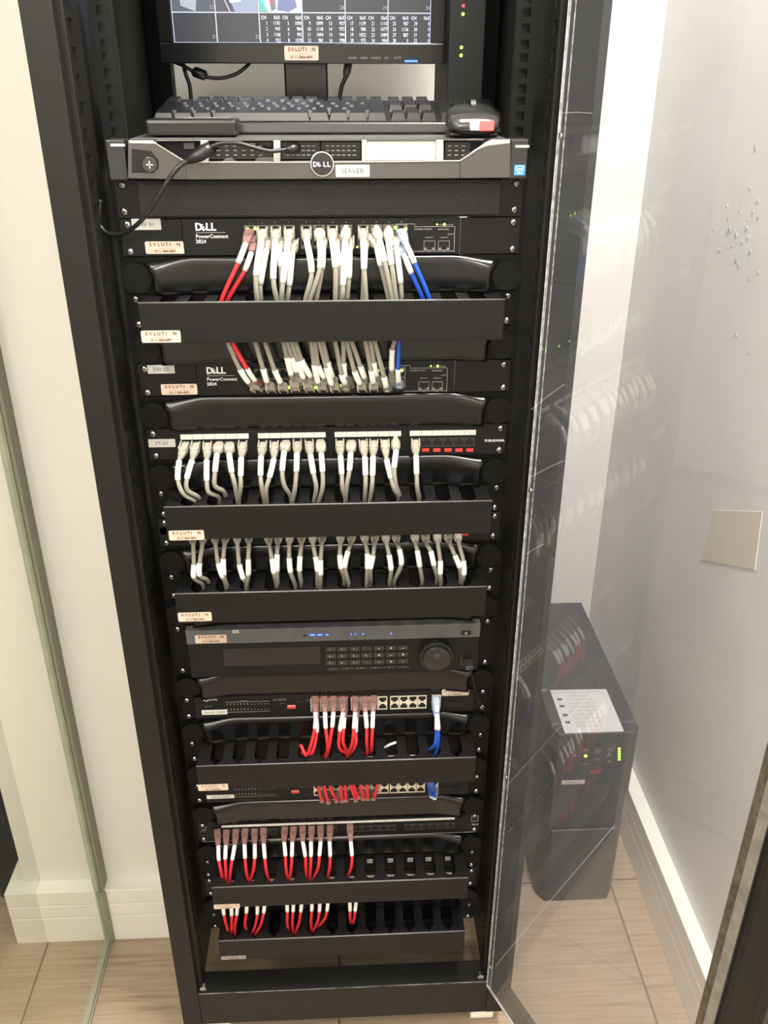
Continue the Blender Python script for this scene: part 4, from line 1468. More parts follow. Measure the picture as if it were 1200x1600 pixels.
# --- B: switch SW 02, cables coming down out of the duct; clip side down
B = [('g', 'r', (404, 606), (388, 597), (375, 577), (356, 535)),
     ('r', 'c', (407, 600), (398, 594), (386, 576), (363, 535)),
     ('g', 'r', (425, 607), (417, 596), (411, 576), (399, 535)),
     ('g', 'r', (444, 607), (438, 597), (429, 578), (414, 535)),
     ('g', 'r', (462, 606), (455, 585), (448, 558), (443, 535)),
     ('g', 'r', (470, 598), (463, 580), (456, 558), (449, 535)),
     ('g', 'r', (485, 606), (474, 590), (465, 564), (456, 535)),
     ('g', 'r', (490, 598), (485, 588), (471, 562), (462, 535)),
     ('g', 'r', (506, 606), (497, 597), (491, 570), (486, 535)),
     ('g', 'r', (512, 598), (506, 589), (497, 571), (492, 535)),
     ('g', 'r', (526, 606), (518, 600), (510, 574), (499, 535)),
     ('g', 'r', (522, 598), (519, 588), (512, 566), (505, 535)),
     ('g', 'c', (541, 606), (539, 598), (534, 585), (524, 535)),
     ('g', 'c', (546, 597), (539, 588), (537, 567), (536, 535)),
     ('g', 'r', (567, 606), (562, 599), (554, 580), (542, 535)),
     ('g', 'c', (569, 598), (569, 589), (563, 572), (550, 535)),
     ('g', 'r', (584, 606), (583, 597), (580, 579), (571, 535)),
     ('g', 'c', (592, 598), (588, 586), (584, 566), (579, 535)),
     ('g', 'c', (606, 607), (603, 603), (600, 589), (586, 535)),
     ('g', 'c', (613, 597), (612, 578), (613, 546), (616, 533)),
     ('b', 'c', (624, 602), (623, 596), (622, 577), (623, 533))]
row(B, lambda a, s, g_: cable(a[0], a[1], a[2:6], [-0.005, -0.028, -0.036, -0.040], (1, 2), s, g_, -1, tail=(-0.003, 0.0, 0.018)),
    'rising from switch SW 02 into the duct above', '', None, None)

# --- C: patch panel PT-01
C = [('g', 'r', (290, 694), (280, 720), (278, 750), (287, 772), (306, 784)),
     ('g', 'r', (307, 694), (300, 719), (292, 748), (293, 766), (310, 777)),
     ('g', 'r', (325, 694), (323, 719), (323, 751), (326, 769), (341, 776)),
     ('g', 's', (343, 694), (339, 709), (336, 737), (336, 759), (350, 768)),
     ('g', 's', (359, 694), (358, 709), (362, 738), (367, 757), (371, 780)),
     ('g', 'r', (380, 693), (377, 715), (376, 744), (376, 762), (373, 782)),
     ('g', 'r', (411, 693), (408, 713), (407, 743), (409, 762), (413, 783)),
     ('g', 'r', (429, 693), (428, 717), (421, 746), (416, 764), (417, 785)),
     ('g', 's', (447, 692), (444, 706), (441, 736), (444, 758), (454, 775)),
     ('g', 'r', (465, 692), (464, 709), (463, 737), (461, 762), (457, 785)),
     ('g', 'r', (483, 692), (485, 711), (490, 740), (494, 762), (491, 782)),
     ('g', 's', (501, 691), (502, 709), (504, 737), (504, 762), (498, 785)),
     ('g', 'r', (531, 691), (532, 712), (534, 741), (535, 762), (540, 780)),
     ('g', 's', (549, 691), (548, 708), (546, 735), (542, 758), (540, 783)),
     ('g', 'r', (567, 691), (570, 714), (571, 743), (571, 762), (570, 780)),
     ('g', 'r', (584, 691), (583, 713), (582, 743), (581, 762), (578, 783)),
     ('g', 'r', (601, 690), (604, 718), (611, 747), (616, 764), (623, 777)),
     ('g', 'h', (618, 690), (619, 704), (616, 731), (618, 756), (624, 775)),
     ('g', 'r', (649, 690), (650, 712), (651, 741), (652, 762), (655, 780))]
row(C, lambda a, s, g_: cable(a[0], a[1], a[2:7], [-0.005, -0.028, -0.040, -0.042, -0.032], (1, 2), s, g_),
    'plugged into patch panel PT-01', '', None, None)

# --- D: second patch panel
D = [((300, 832), (302, 852), (303, 882), (303, 902), (316, 912)), ((318, 832), (316, 852), (312, 880), (312, 899), (324, 906)),
     ((335, 832), (337, 852), (341, 880), (348, 902), (355, 914)), ((353, 832), (351, 850), (349, 873), (350, 898), (354, 919)),
     ((370, 832), (371, 851), (374, 882), (380, 904), (384, 910)), ((388, 832), (389, 850), (388, 874), (388, 898), (385, 919)),
     ((418, 832), (421, 852), (425, 873), (428, 895), (431, 908)), ((435, 832), (434, 851), (433, 866), (433, 892), (434, 914)),
     ((453, 832), (452, 851), (452, 872), (454, 894), (461, 913)), ((471, 832), (471, 850), (469, 869), (468, 892), (471, 912)),
     ((488, 832), (489, 850), (493, 870), (496, 892), (496, 912)), ((503, 832), (503, 850), (501, 875), (501, 898), (501, 915)),
     ((532, 832), (532, 850), (531, 867), (533, 888), (538, 903)), ((550, 832), (548, 850), (544, 861), (539, 886), (545, 912)),
     ((569, 832), (571, 850), (574, 865), (574, 888), (573, 912)), ((586, 832), (585, 850), (583, 868), (579, 888), (579, 905)),
     ((602, 832), (604, 850), (608, 867), (611, 890), (609, 909)), ((618, 832), (620, 850), (624, 858), (627, 882), (617, 905)),
     ((648, 832), (649, 850), (652, 860), (656, 885), (660, 909)), ((664, 832), (666, 850), (673, 861), (678, 883), (683, 902)),
     ((683, 832), (684, 850), (688, 876), (688, 897), (689, 913)), ((698, 832), (703, 850), (711, 868), (718, 886), (720, 904)),
     ((714, 832), (717, 850), (724, 876), (725, 898), (722, 909))]
D = [('g', 'r' if i % 5 != 3 else 'r') + d for i, d in enumerate(D)]
row(D, lambda a, s, g_: cable(a[0], a[1], a[2:7], [-0.005, -0.032, -0.042, -0.044, -0.034], (2, 3), s, g_),
    'emerging below the PT-01 duct', '', None, None)

# --- E: SW-01 CAM
Ed = [('r', 'c', (492, 1091), (493, 1113), (492, 1138), (480, 1180), (471, 1166)),
      ('r', 'c', (493, 1100), (494, 1118), (495, 1144), (488, 1176), (474, 1176)),
      ('r', 'c', (507, 1091), (508, 1113), (509, 1138), (512, 1168), (508, 1182)),
      ('r', 'c', (521, 1091), (521, 1113), (519, 1136), (514, 1168), (509, 1185)),
      ('r', 'c', (536, 1091), (536, 1113), (531, 1142), (530, 1168), (541, 1177)),
      ('r', 'c', (538, 1099), (538, 1116), (537, 1138), (536, 1160), (542, 1174)),
      ('r', 'c', (555, 1091), (555, 1113), (553, 1138), (550, 1162), (542, 1181)),
      ('r', 'c', (557, 1099), (557, 1116), (556, 1144), (556, 1162), (548, 1178)),
      ('r', 'c', (570, 1091), (571, 1113), (573, 1137), (573, 1160), (574, 1177)),
      ('r', 'c', (584, 1090), (583, 1112), (582, 1137), (581, 1160), (580, 1174)),
      ('b', 'c', (681, 1091), (683, 1115), (685, 1140), (684, 1166), (680, 1178)),
      ('b', 'c', (680, 1098), (682, 1116), (682, 1140), (680, 1162), (671, 1171))]
row(Ed, lambda a, s, g_: cable(a[0], a[1], a[2:7], [-0.005, -0.027 if a[3][1] < 1116 else -0.022, -0.040 if a[3][1] < 1116 else -0.034, -0.040, -0.030], (1, 2), s, g_, tail=(-0.004, 0.014, -0.012)),
    'plugged into camera switch SW-01 CAM', '', None, None)
# --- F: SW-02 CAM, loops seen below the duct cover
Fd = [('r', 'c', (504, 1239), (503, 1250), (499, 1236), (497, 1222)), ('r', 'c', (513, 1240), (513, 1252), (509, 1238), (506, 1222)),
      ('r', 'c', (527, 1239), (526, 1250), (519, 1237), (514, 1222)), ('r', 'c', (536, 1239), (535, 1250), (533, 1237), (532, 1222)),
      ('r', 'c', (541, 1238), (541, 1249), (540, 1236), (539, 1222)), ('r', 'c', (557, 1238), (556, 1249), (551, 1236), (547, 1222)),
      ('r', 'c', (560, 1236), (560, 1245), (555, 1234), (552, 1222)), ('r', 'c', (569, 1237), (568, 1247), (565, 1235), (563, 1222)),
      ('r', 'c', (576, 1237), (575, 1247), (574, 1235), (573, 1222)), ('r', 'c', (584, 1237), (584, 1247), (588, 1235), (590, 1222)),
      ('b', 'c', (676, 1232), (675, 1243), (671, 1232), (668, 1219)), ('b', 'c', (680, 1233), (679, 1245), (678, 1233), (676, 1219))]
row(Fd, lambda a, s, g_: cable(a[0], a[1], a[2:6], [-0.006, -0.026, -0.040, -0.042], None, s, g_, tail=(0, 0.0, 0.014)),
    'looping into camera switch SW-02 CAM', '', None, None)
# --- G: Cat 6 panel
G = [((340, 1300), (341, 1320), (342, 1344), (346, 1364), (350, 1382)), ((354, 1300), (353, 1319), (352, 1342), (353, 1362), (353, 1380)),
     ((369, 1299), (367, 1319), (363, 1343), (360, 1362), (359, 1377)), ((383, 1298), (382, 1318), (383, 1341), (385, 1362), (389, 1379)),
     ((398, 1298), (398, 1317), (398, 1341), (396, 1360), (391, 1376)), ((412, 1297), (412, 1317), (414, 1341), (416, 1360), (420, 1375)),
     ((445, 1295), (444, 1314), (446, 1337), (447, 1358), (450, 1376)), ((459, 1295), (457, 1314), (456, 1338), (455, 1358), (452, 1378)),
     ((473, 1294), (473, 1314), (477, 1338), (478, 1356), (479, 1371)), ((487, 1294), (486, 1314), (486, 1338), (485, 1358), (484, 1377)),
     ((501, 1293), (501, 1314), (499, 1337), (497, 1356), (490, 1373)), ((516, 1293), (515, 1314), (516, 1338), (515, 1356), (512, 1370)),
     ((547, 1291), (548, 1314), (550, 1337), (549, 1354), (544, 1368))]
G = [('r', 'c') + d for d in G]
row(G, lambda a, s, g_: cable(a[0], a[1], a[2:7], [-0.006, -0.027, -0.038, -0.040, -0.034], (1, 2), s, g_),
    'plugged into the Cat 6 patch panel', '', None, None)
# --- H: lowest panel
H = [((347, 1392), (348, 1408), (350, 1429), (355, 1450), (359, 1466)), ((360, 1392), (361, 1408), (362, 1430), (362, 1448), (362, 1463)),
     ((372, 1392), (371, 1408), (370, 1429), (367, 1448), (368, 1465)), ((388, 1391), (386, 1407), (385, 1426), (383, 1444), (387, 1456)),
     ((403, 1390), (402, 1406), (402, 1428), (399, 1446), (392, 1462)), ((416, 1390), (414, 1406), (412, 1426), (407, 1446), (397, 1464)),
     ((447, 1388), (448, 1404), (449, 1424), (449, 1442), (452, 1458)), ((459, 1388), (459, 1403), (458, 1424), (457, 1440), (458, 1461)),
     ((473, 1388), (472, 1403), (470, 1424), (467, 1442), (460, 1463)), ((487, 1387), (488, 1403), (487, 1423), (486, 1440), (487, 1454)),
     ((501, 1386), (500, 1402), (499, 1424), (496, 1440), (489, 1456)), ((514, 1386), (513, 1402), (511, 1423), (507, 1436), (498, 1447)),
     ((545, 1385), (546, 1401), (547, 1423), (547, 1432), (548, 1440)), ((558, 1385), (557, 1401), (555, 1423), (554, 1432), (552, 1441))]
H = [('r', 'c') + d for d in H]
row(H, lambda a, s, g_: cable(a[0], a[1], a[2:7], [-0.006, -0.030, -0.040, -0.040, -0.034], (1, 2), s, g_),
    'hanging above the lowest duct', '', None, None)

# ================================================================== MONITOR
YM = 0.42
mo = thing('monitor', 'flat black monitor showing a camera grid and bitrate table', 'monitor', (-0.03, YM + 0.05, 0.095))
b0, b1 = W(253, 99, YM), W(694, 97, YM)
mz0 = b0.z
mz1 = mz0 + 0.262
s0, s1 = W(273, 66.5, YM - 0.0005), W(672, 67, YM - 0.0005)
mx0, mx1 = b0.x, b1.x
sx0, sx1, szb = s0.x, s1.x, s0.z
szt = szb + (sx1 - sx0) * 0.5625
mz1 = szt + 0.02
MB().box(mx0, mx1, YM, YM + 0.032, mz0, mz1).build('housing', BLK, mo, bevel=0.004)
f_ = MB()
f_.box(mx0, mx1, YM - 0.006, YM, mz0, szb)
f_.box(mx0, mx1, YM - 0.006, YM, szt, mz1)
f_.box(mx0, sx0, YM - 0.006, YM, szb, szt)
f_.box(sx1, mx1, YM - 0.006, YM, szb, szt)
f_.build('bezel', GLS, mo, bevel=0.0015)
sc = MB().box(sx0, sx1, YM - 0.001, YM, szb, szt).build('screen', SCRN, mo)
YS_ = YM - 0.0016
cw = (sx1 - sx0) / 6
ch = (szt - szb) / 6
zr = W(500, 20, YS_).z                # row line above the last row
ch = zr - szb
mb = MB()
for k in range(7):
    x = sx0 + cw * k
    mb.box(x - 0.0006, x + 0.0006, YS_, YS_ + 0.0004, szb, szt)
for k in range(0, 6):
    z = szb + ch * k
    if z < szt:
        mb.box(sx0, sx1, YS_, YS_ + 0.0004, z - 0.0006, z + 0.0006)
mb.build('grid_lines', SLIN, sc)
for k, s in enumerate(('31', '32')):
    text(s, WPR, sc, (sx0 + cw * (k + 1) - 0.0075, YS_, szb + 0.0055), 0.0052)
for k, s in enumerate(('25', '26', '27', '28', '29', '30')):
    text(s, WPR, sc, (sx0 + cw * (k + 1) - 0.0085, YS_, szb + ch + 0.0045), 0.0052)
KB = [1193, 947, 1106, 922, 1090, 984, 992, 1078, 1099, 1118, 1094, 981, 957, 973, 994, 998, 1139, 980, 1052, 975, 1110, 1077, 1089, 984, 987, 1136, 887, 0, 0, 0, 0, 0]
rh = ch / 5.3
for c_ in range(8):
    x0_ = sx0 + cw * (2 + c_ / 2)
    zt = szb + ch - rh * 1.15
    text('CH', STXT, sc, (x0_ + cw * 0.04, YS_, zt), rh * 0.62, wid=0.85, bold=0.01)
    text('Kb/S', STXT, sc, (x0_ + cw * 0.48, YS_, zt), rh * 0.62, align='RIGHT', wid=0.72, bold=0.01)
    for r in range(4):
        n = c_ * 4 + r
        z = zt - rh * (r + 1)
        text(str(n + 1), STXT, sc, (x0_ + cw * 0.19, YS_, z), rh * 0.66, align='RIGHT', wid=0.74)
        text(str(KB[n]), STXT, sc, (x0_ + cw * 0.48, YS_, z), rh * 0.66, align='RIGHT', wid=0.74)


def feed(k, cols):
    x0_ = sx0 + cw * k + 0.001
    z0_ = szb + ch + 0.001
    for j, (poly, c_, e_) in enumerate(cols):
        m = mat('feed %d %d' % (k, j), c_, 0.5, emis=c_, es=e_)
        MB().prism([(x0_ + (cw - 0.002) * u_, z0_ + (ch - 0.002) * v_) for u_, v_ in poly], YS_ + 0.0003 - j * 0.00008, YS_ + 0.0005).build('camera_feed', m, sc)


full = [(0, 0), (1, 0), (1, 1), (0, 1)]
feed(0, [(full, (0.06, 0.07, 0.09), 0.35), ([(0.2, 0.2), (0.55, 0), (0.6, 0.6), (0.45, 1), (0.2, 1)], (0.25, 0.27, 0.33), 0.35), ([(0.55, 0.7), (1, 0.75), (1, 1), (0.5, 1)], (0.3, 0.32, 0.4), 0.3)])
feed(1, [(full, (0.2, 0.24, 0.34), 0.35), ([(0, 0), (0.45, 0), (0.2, 1), (0, 1)], (0.06, 0.06, 0.08), 0.35), ([(0.35, 0.3), (0.6, 0.35), (0.6, 1), (0.2, 1)], (0.85, 0.9, 1.0), 0.45), ([(0.1, 0.8), (0.32, 0), (0.34, 0), (0.12, 0.8)], (0.5, 0.5, 0.55), 0.35)])
feed(2, [(full, (0.55, 0.65, 0.8), 0.35), ([(0, 0), (0.22, 0), (0, 0.55)], (0.1, 0.3, 0.28), 0.35), ([(0.28, 0), (0.4, 0.1), (0.35, 1), (0.2, 1)], (0.12, 0.13, 0.16), 0.35), ([(0.42, 0.05), (0.7, 0), (0.9, 0.15), (0.8, 0.9), (0.5, 1)], (0.12, 0.14, 0.28), 0.35), ([(0.88, 0.4), (1, 0.3), (1, 1), (0.9, 1)], (0.75, 0.85, 1.0), 0.5), ([(0.25, 0.3), (0.33, 0.3), (0.33, 0.5), (0.25, 0.5)], (0.8, 0.08, 0.12), 0.35), ([(0.02, 0.28), (0.13, 0.24), (0.13, 0.38), (0.02, 0.40)], (0.05, 0.6, 0.4), 0.35)])
sticker(mo, 471, 83, YM - 0.0066, 0.0520, 0.0195)
for s, px in (('AZ-MN', 551), ('MENU', 569), ('SOURCE', 587), ('OK', 604), ('AUTO', 621)):
    smalltext(mo, s, px, 92, YM - 0.0064, 0.0028)
c = W(642.5, 95.5, YM - 0.0064)
MB().box(c.x - 0.0100, c.x + 0.0100, YM - 0.0072, YM - 0.0062, c.z - 0.0013, c.z + 0.0013).build('power_light', LBU, mo)
n0, n1 = W(443, 100, YM + 0.03), W(512, 100, YM + 0.03)
MB().box(n0.x, n1.x, YM + 0.033, YM + 0.055, 0.102, mz0 + 0.08).build('neck', GLS, mo, bevel=0.003)
MB().box(n0.x - 0.075, n1.x + 0.075, YM - 0.04, YM + 0.12, 0.0955, 0.103).build('base', GLS, mo, bevel=0.003)

# ================================================================== KEYBOARD
kb = thing('keyboard', 'full-size black computer keyboard lying on the server', 'keyboard', (0.005, 0.15, 0.0955))
kx0, kx1 = -0.213, 0.225
ky0, ky1 = 0.068, 0.226
KZ = 0.0955


def kz(y):
    return 0.108 + (y - ky0) * 0.13


mb = MB()
vs = [(kx0, ky0, KZ), (kx1, ky0, KZ), (kx1, ky1, KZ + 0.014), (kx0, ky1, KZ + 0.014),
      (kx0 + 0.004, ky0 + 0.004, kz(ky0)), (kx1 - 0.004, ky0 + 0.004, kz(ky0)), (kx1 - 0.004, ky1 - 0.003, kz(ky1)), (kx0 + 0.004, ky1 - 0.003, kz(ky1))]
mb.add(vs, [(0, 3, 2, 1), (4, 5, 6, 7), (0, 1, 5, 4), (1, 2, 6, 5), (2, 3, 7, 6), (3, 0, 4, 7)])
mb.build('body', mat('keyboard plastic', (0.005, 0.005, 0.006), 0.4), kb, bevel=0.002)
KC = mat('key cap', (0.008, 0.008, 0.009), 0.28)
KCM = {}


def key(cx, cy, w_):
    if w_ not in KCM:
        m_ = MB()
        hw = w_ / 2
        vs = [(-hw, -0.0088, 0), (hw, -0.0088, 0), (hw, 0.0088, 0), (-hw, 0.0088, 0),
              (-hw + 0.0022, -0.0062, 0.0085), (hw - 0.0022, -0.0062, 0.0085), (hw - 0.0022, 0.0072, 0.0098), (-hw + 0.0022, 0.0072, 0.0098)]
        m_.add(vs, [(0, 3, 2, 1), (4, 5, 6, 7), (0, 1, 5, 4), (1, 2, 6, 5), (2, 3, 7, 6), (3, 0, 4, 7)])
        me = m_.mesh('key')
        me.materials.append(KC)
        KCM[w_] = me
    return inst('key', KCM[w_], kb, (cx, cy, kz(cy) - 0.0005), (0.13, 0, 0))


pit = 0.0190
ly = {}
rows = [[1.25, 1.25, 1.25, 6.25, 1.25, 1.25, 1.25, 1.25], [2.25] + [1] * 10 + [2.75], [1.75] + [1] * 11 + [2.25], [1.5] + [1] * 12 + [1.5], [1] * 13 + [2]]
for r, ws in enumerate(rows):
    cy = ky0 + 0.022 + r * pit
    x = kx0 + 0.010
    for w_ in ws:
        key(x + w_ * pit / 2, cy, round(w_ * pit - 0.0012, 5))
        x += w_ * pit
    nx = kx0 + 0.010 + 15.25 * pit
    if r == 0:
        for k in range(3):
            key(nx + (k + 0.5) * pit, cy, round(pit - 0.0012, 5))
    elif r == 1:
        key(nx + 1.5 * pit, cy, round(pit - 0.0012, 5))
    elif r >= 3:
        for k in range(3):
            key(nx + (k + 0.5) * pit, cy, round(pit - 0.0012, 5))
    nn = nx + 3.25 * pit
    for k in range(4):
        if nn + (k + 0.5) * pit < kx1 - 0.008:
            key(nn + (k + 0.5) * pit, cy, round(pit - 0.0012, 5))
cy = ky0 + 0.022 + 5.25 * pit
for k in [0, 2, 3, 4, 5, 6.5, 7.5, 8.5, 9.5, 11, 12, 13, 14, 15.25, 16.25, 17.25]:
    key(kx0 + 0.010 + (k + 0.5) * pit, cy, round(pit - 0.0012, 5))

# small flat box in front of the keyboard's left end
pbx = thing('external_drive', 'small flat black box with rounded corners in front of the keyboard', 'external drive', (-0.157, 0.04, 0.0955))
c0, c1 = W(228, 213, 0.02), W(371, 213, 0.02)
MB().box(c0.x, c1.x, 0.018, 0.066, 0.0957, 0.1135).build('case', mat('drive case', (0.008, 0.008, 0.009), 0.35), pbx, bevel=0.004)
MB().box(c0.x + 0.03, c0.x + 0.095, 0.058, 0.0605, 0.1133, 0.1139).build('edge_trim', SILL, pbx)

# ================================================================== MOUSE
ms = thing('mouse', 'black optical mouse with glowing red front, at the right of the keyboard', 'mouse', (0.183, 0.02, 0.0955))
mcx, mcy = W(736, 212, 0.02).x, 0.022
# the mouse faces the camera with its nose
rings = []
for k, (y, w_, z0_, z1_) in enumerate([(-0.034, 0.036, 0.099, 0.108), (-0.031, 0.050, 0.0975, 0.1155), (-0.022, 0.057, 0.0965, 0.1225), (-0.008, 0.060, 0.096, 0.1275), (0.006, 0.061, 0.096, 0.130), (0.02, 0.058, 0.096, 0.128), (0.032, 0.050, 0.0965, 0.120), (0.038, 0.034, 0.098, 0.109)]):
    n = 24
    ring = []
    for i in range(n):
        a = 2 * PI * i / n
        cz = (z0_ + z1_) / 2
        ring.append(Vector((mcx + w_ / 2 * math.copysign(abs(math.cos(a)) ** 0.7, math.cos(a)), mcy + y, cz + (z1_ - z0_) / 2 * math.copysign(abs(math.sin(a)) ** 0.8, math.sin(a)))))
    rings.append(ring)
MB().loft(rings).build('shell', mat('mouse shell', (0.018, 0.018, 0.019), 0.38), ms, smooth=True)
MB().box(mcx - 0.028, mcx + 0.028, mcy - 0.030, mcy + 0.034, 0.0956, 0.1005).build('base', mat('mouse base', (0.01, 0.01, 0.01), 0.4), ms, bevel=0.003)
# translucent nose with its red light
nose = []
for y, w_, z0_, z1_ in ((-0.0365, 0.042, 0.1025, 0.1095), (-0.0335, 0.053, 0.1015, 0.1150), (-0.026, 0.058, 0.101, 0.1195), (-0.019, 0.0595, 0.101, 0.1215)):
    ring = []
    for i in range(24):
        a = 2 * PI * i / 24
        cz = (z0_ + z1_) / 2
        ring.append(Vector((mcx + w_ / 2 * math.copysign(abs(math.cos(a)) ** 0.6, math.cos(a)), mcy + y, cz + (z1_ - z0_) / 2 * math.copysign(abs(math.sin(a)) ** 0.6, math.sin(a)))))
    nose.append(ring)
MB().loft(nose).build('clear_nose', mat('mouse clear nose', (0.05, 0.045, 0.045), 0.15), ms, smooth=True)
MB().box(mcx + 0.003, mcx + 0.021, mcy - 0.0384, mcy - 0.0345, 0.1025, 0.1135).build('red_light', LR, ms, bevel=0.001)
MB().box(mcx - 0.006, mcx + 0.004, mcy - 0.0386, mcy - 0.0350, 0.1035, 0.1140).build('lamp_window', mat('hot red led', (1, 0.7, 0.7), 0.3, emis=(1.0, 0.6, 0.6), es=6), ms, bevel=0.001)
MB().cyl((mcx - 0.003, mcy - 0.004, 0.1265), 0.009, 0.006, 'x', 20).build('scroll_wheel', CORD, ms)

# ================================================================== UPRIGHT BOX behind the mouse, with lights
tw = thing('standing_unit', 'upright dark box with red and green lights at the right of the monitor', 'network device', (0.21, 0.45, 0.0955))
tx0, tx1 = W(700, 100, 0.36).x, W(757, 100, 0.36).x
MB().box(tx0, tx1, 0.36, 0.56, 0.0958, 0.36).build('case', mat('unit case', (0.006, 0.006, 0.007), 0.5), tw, bevel=0.003)
for px, py, m in ((724, 9, LR), (723.5, 22, LG), (721, 74, LG), (720.5, 86.5, LG)):
    led(tw, px, py, 0.3592, m, 0.0022)

# ================================================================== CABLES AROUND THE SERVER
uc = thing('usb_cable', 'black cable with two plugs looping down from the server front to the left', 'cable', W(320, 238, -0.04))
MB().tube(crom([W(452, 233, -0.030), W(438, 235, -0.036), W(420, 236, -0.040), W(395, 230, -0.043), W(372, 224, -0.045), W(345, 224, -0.045), W(326, 231, -0.045)]), 0.0024, 8).build('cord', CORD, uc, smooth=True)
MB().tube(crom([W(318, 240, -0.046), W(300, 247, -0.052), W(278, 262, -0.058), W(256, 292, -0.060), W(238, 322, -0.058), W(222, 343, -0.052), W(205, 358, -0.040), W(185, 367, -0.028), W(167, 364, -0.020), W(156, 350, -0.015), W(155, 328, -0.014), W(157, 312, -0.014)]), 0.0026, 8).build('cord', CORD, uc, smooth=True)
MB().tube([W(330, 229, -0.044), W(322, 235, -0.045), W(310, 243, -0.048), W(290, 252, -0.054)], [0.006, 0.0075, 0.0072, 0.0035], 10).build('plug', CORD, uc, smooth=True)
MB().tube([W(466, 231, -0.024), W(458, 232, -0.028), W(448, 234, -0.033)], [0.005, 0.0055, 0.004], 8).build('plug', CORD, uc, smooth=True)

pc = thing('power_cable', 'thick black cord with a ferrite lump hanging under the monitor left', 'cable', W(330, 118, 0.45))
MB().tube(crom([W(270, 96, 0.44), W(285, 102, 0.44), W(303, 112, 0.44), W(322, 120, 0.44), W(345, 122, 0.44), W(368, 116, 0.44), W(385, 104, 0.44), W(394, 92, 0.45)]), 0.0028, 8).build('cord', CORD, pc, smooth=True)
MB().tube([W(301, 110, 0.4395), W(304, 112, 0.4395), W(320, 118, 0.4395), W(323, 120, 0.4395)], [0.005, 0.0078, 0.0078, 0.005], 12).build('ferrite', CORD, pc, smooth=True)
pc2 = thing('power_cable', 'black cord hanging down at the left behind the keyboard', 'cable', W(293, 130, 0.46))
MB().tube(crom([W(286, 96, 0.46), W(290, 115, 0.46), W(296, 132, 0.46), W(299, 156, 0.46)]), 0.0032, 8).build('cord', CORD, pc2, smooth=True)
pc3 = thing('video_cable', 'short dark cable with grey plug hanging below the monitor centre', 'cable', W(540, 110, 0.46))
MB().tube(crom([W(544, 96, 0.455), W(541, 118, 0.455), W(534, 135, 0.455), W(530, 160, 0.455)]), 0.0034, 8).build('cord', CORD, pc3, smooth=True)
MB().tube([W(545, 96, 0.4545), W(542, 112, 0.4545), W(540, 120, 0.4545)], [0.0065, 0.0065, 0.0045], 10).build('plug', mat('plug grey', (0.10, 0.10, 0.10), 0.4), pc3, smooth=True)

# ================================================================== UPS
up = thing('power_supply_tower', 'dark grey uninterruptible power supply tower behind the acrylic door', 'power supply', (0.51, 0.45, FLOOR))
ux0, ux1, uy0, uy1 = 0.422, 0.598, 0.222, 0.700
uz1 = -1.003
UPM = mat('ups plastic', (0.028, 0.029, 0.033), 0.45, bump=0.3, bscale=900)
UPF = mat('ups front plastic', (0.020, 0.021, 0.025), 0.4)
MB().box(ux0, ux1, uy0 + 0.03, uy1, FLOOR + 0.012, uz1).build('body', UPM, up, bevel=0.004)
mb = MB()
# front bezel with chamfered sides
poly = [(ux0, uy0 + 0.0302), (ux0, uy0 + 0.018), (ux0 + 0.012, uy0), (ux1 - 0.012, uy0), (ux1, uy0 + 0.018), (ux1, uy0 + 0.0302)]
mb.prismz(poly, -1.255, uz1)
mb.build('front_bezel', UPF, up, bevel=0.002)
mb = MB()
poly = [(ux0, uy0 + 0.0302), (ux0 + 0.004, uy0 + 0.016), (ux0 + 0.018, uy0 - 0.006), (ux1 - 0.018, uy0 - 0.006), (ux1 - 0.004, uy0 + 0.016), (ux1, uy0 + 0.0302)]
mb.prismz(poly, FLOOR + 0.0, -1.2575)
mb.build('lower_cover', UPM, up, bevel=0.002)
MB().box(ux0 + 0.008, ux1 - 0.008, uy0 + 0.032, uy1 - 0.01, FLOOR, FLOOR + 0.0118).build('foot', BLK, up)
q = [WZ(a, b, uz1) for a, b in ((859.5, 1078.5), (947, 1077), (975, 1143), (883, 1146))]
mb = MB()
mb.add([(v.x, v.y, uz1 + 0.0006) for v in q] + [(v.x, v.y, uz1 + 0.0001) for v in q], [(0, 1, 2, 3), (0, 4, 5, 1), (1, 5, 6, 2), (2, 6, 7, 3), (3, 7, 4, 0)])
lb = mb.build('warning_label', mat('label sheet', (0.47, 0.47, 0.47), 0.5), up)
x0_, x1_ = min(v.x for v in q), max(v.x for v in q)
y0_, y1_ = min(v.y for v in q), max(v.y for v in q)
lines = ['IMPORTANT SAFETY INSTRUCTIONS - SAVE THESE INSTRUCTIONS', 'Risk of electric shock. Do not remove cover.', 'No user serviceable parts inside. Refer servicing',
         'to qualified personnel. This unit contains more than', 'one live circuit. Install in a controlled indoor area', 'free of conductive contaminants. Connect battery', 'before first use. Recycle used batteries.',
         'Connect only to a grounded outlet. Do not overload.', 'Battery must be replaced with the same type.', 'Input 230 V  50/60 Hz   Output 230 V']
for i, s in enumerate(lines):
    text(s, INK, lb, (x0_ + (0.005 if i == 0 else 0.028), y1_ - 0.011 - i * 0.0118, uz1 + 0.0008), 0.0024, (0, 0, 0), wid=0.82 if i else 0.95)
for k, yy in enumerate((0.028, 0.050, 0.078, 0.10)):
    MB().box(x0_ + 0.008, x0_ + 0.018, y1_ - yy - 0.007, y1_ - yy, uz1 + 0.0006, uz1 + 0.0009).build('pictogram', INK, lb)
YU = uy0 - 0.0004


def upt(px, py):
    return W(px, py, YU)


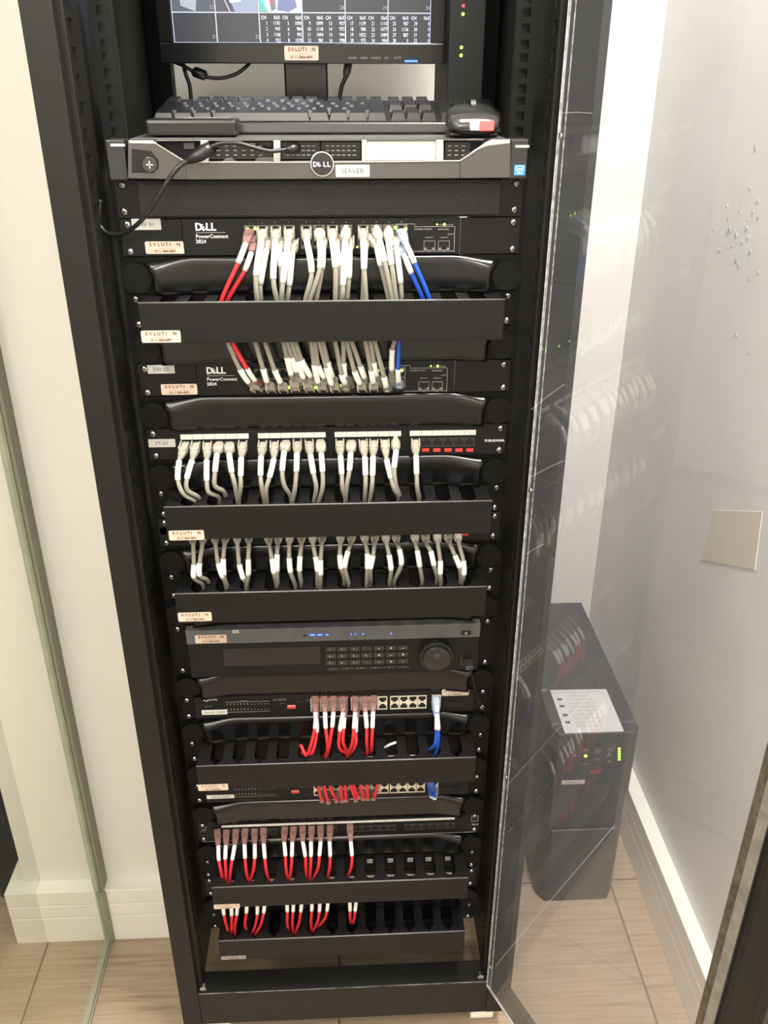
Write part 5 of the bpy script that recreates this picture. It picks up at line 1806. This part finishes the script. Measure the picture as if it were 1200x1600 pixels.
for k, py in enumerate((1169.5, 1173.7, 1178, 1182.3, 1186.5)):
    c = upt(967.5, py)
    MB().box(c.x - 0.0022, c.x + 0.0022, YU - 0.0008, YU, c.z - 0.0018, c.z + 0.0018).build('led', LG, up)
c = upt(915, 1181)
MB().cyl((c.x, YU - 0.001, c.z), 0.0032, 0.001, 'y', 12).build('led', LG, up)
c = upt(933.5, 1173)
MB().cyl((c.x, YU - 0.003, c.z), 0.0068, 0.003, 'y', 20).build('power_button', DGRY, up, bevel=0.0008)
c = upt(933.5, 1187)
MB().cyl((c.x, YU - 0.002, c.z), 0.0032, 0.002, 'y', 16).build('test_button', DGRY, up, bevel=0.0006)
for px, py in ((915, 1171), (915, 1193), (952, 1170), (952, 1180), (952, 1190), (898, 1180)):
    c = upt(px, py)
    mb = MB().box(c.x - 0.0018, c.x + 0.0018, YU - 0.0003, YU, c.z + 0.0005, c.z + 0.002)
    mb.box(c.x - 0.006, c.x + 0.006, YU - 0.0003, YU, c.z - 0.0022, c.z - 0.0016)
    mb.build('printed_icon', WPR, up)
c = upt(931, 1207)
text('APC', mat('logo red', (0.42, 0.05, 0.045), 0.5), up, (c.x, YU - 0.0002, c.z - 0.003), 0.0115, align='CENTER', bold=0.03, wid=0.9)
c = upt(895.5, 1222)
o = MB().box(c.x - 0.0235, c.x + 0.0235, YU - 0.0005, YU, c.z - 0.005, c.z + 0.005).build('paper_label', mat('ups label', (0.60, 0.58, 0.54), 0.5), up)
text('NOBREAK 02', INK, o, (c.x, YU - 0.0007, c.z - 0.002), 0.0042, align='CENTER')

# ================================================================== CEILING LIGHT FITTINGS (above and behind the camera)
for lx, ly, hs, l in ((0.40, -0.42, 0.25, 'square white ceiling light nearest the open rack door'), (-0.75, -1.2, 0.30, 'square white ceiling light left of the rack, mid room'),
                      (-0.15, -2.45, 0.30, 'added unseen square white ceiling light farthest from the rack'), (0.50, 0.10, 0.14, 'small square ceiling light above the corner behind the rack')):  # the farthest fitting houses the added fill lamp
    cl = thing('ceiling_light', l, 'ceiling light', (lx, ly, 1.1305))
    mb = MB()
    mb.box(lx - hs - 0.02, lx + hs + 0.02, ly - hs - 0.02, ly - hs - 0.002, 1.126, CEIL)
    mb.box(lx - hs - 0.02, lx + hs + 0.02, ly + hs + 0.002, ly + hs + 0.02, 1.126, CEIL)
    mb.box(lx - hs - 0.02, lx - hs - 0.002, ly - hs - 0.002, ly + hs + 0.002, 1.126, CEIL)
    mb.box(lx + hs + 0.002, lx + hs + 0.02, ly - hs - 0.002, ly + hs + 0.002, 1.126, CEIL)
    mb.build('frame', CEILM, cl)
    MB().box(lx - hs, lx + hs, ly - hs, ly + hs, 1.136, CEIL).build('housing', CEILM, cl)
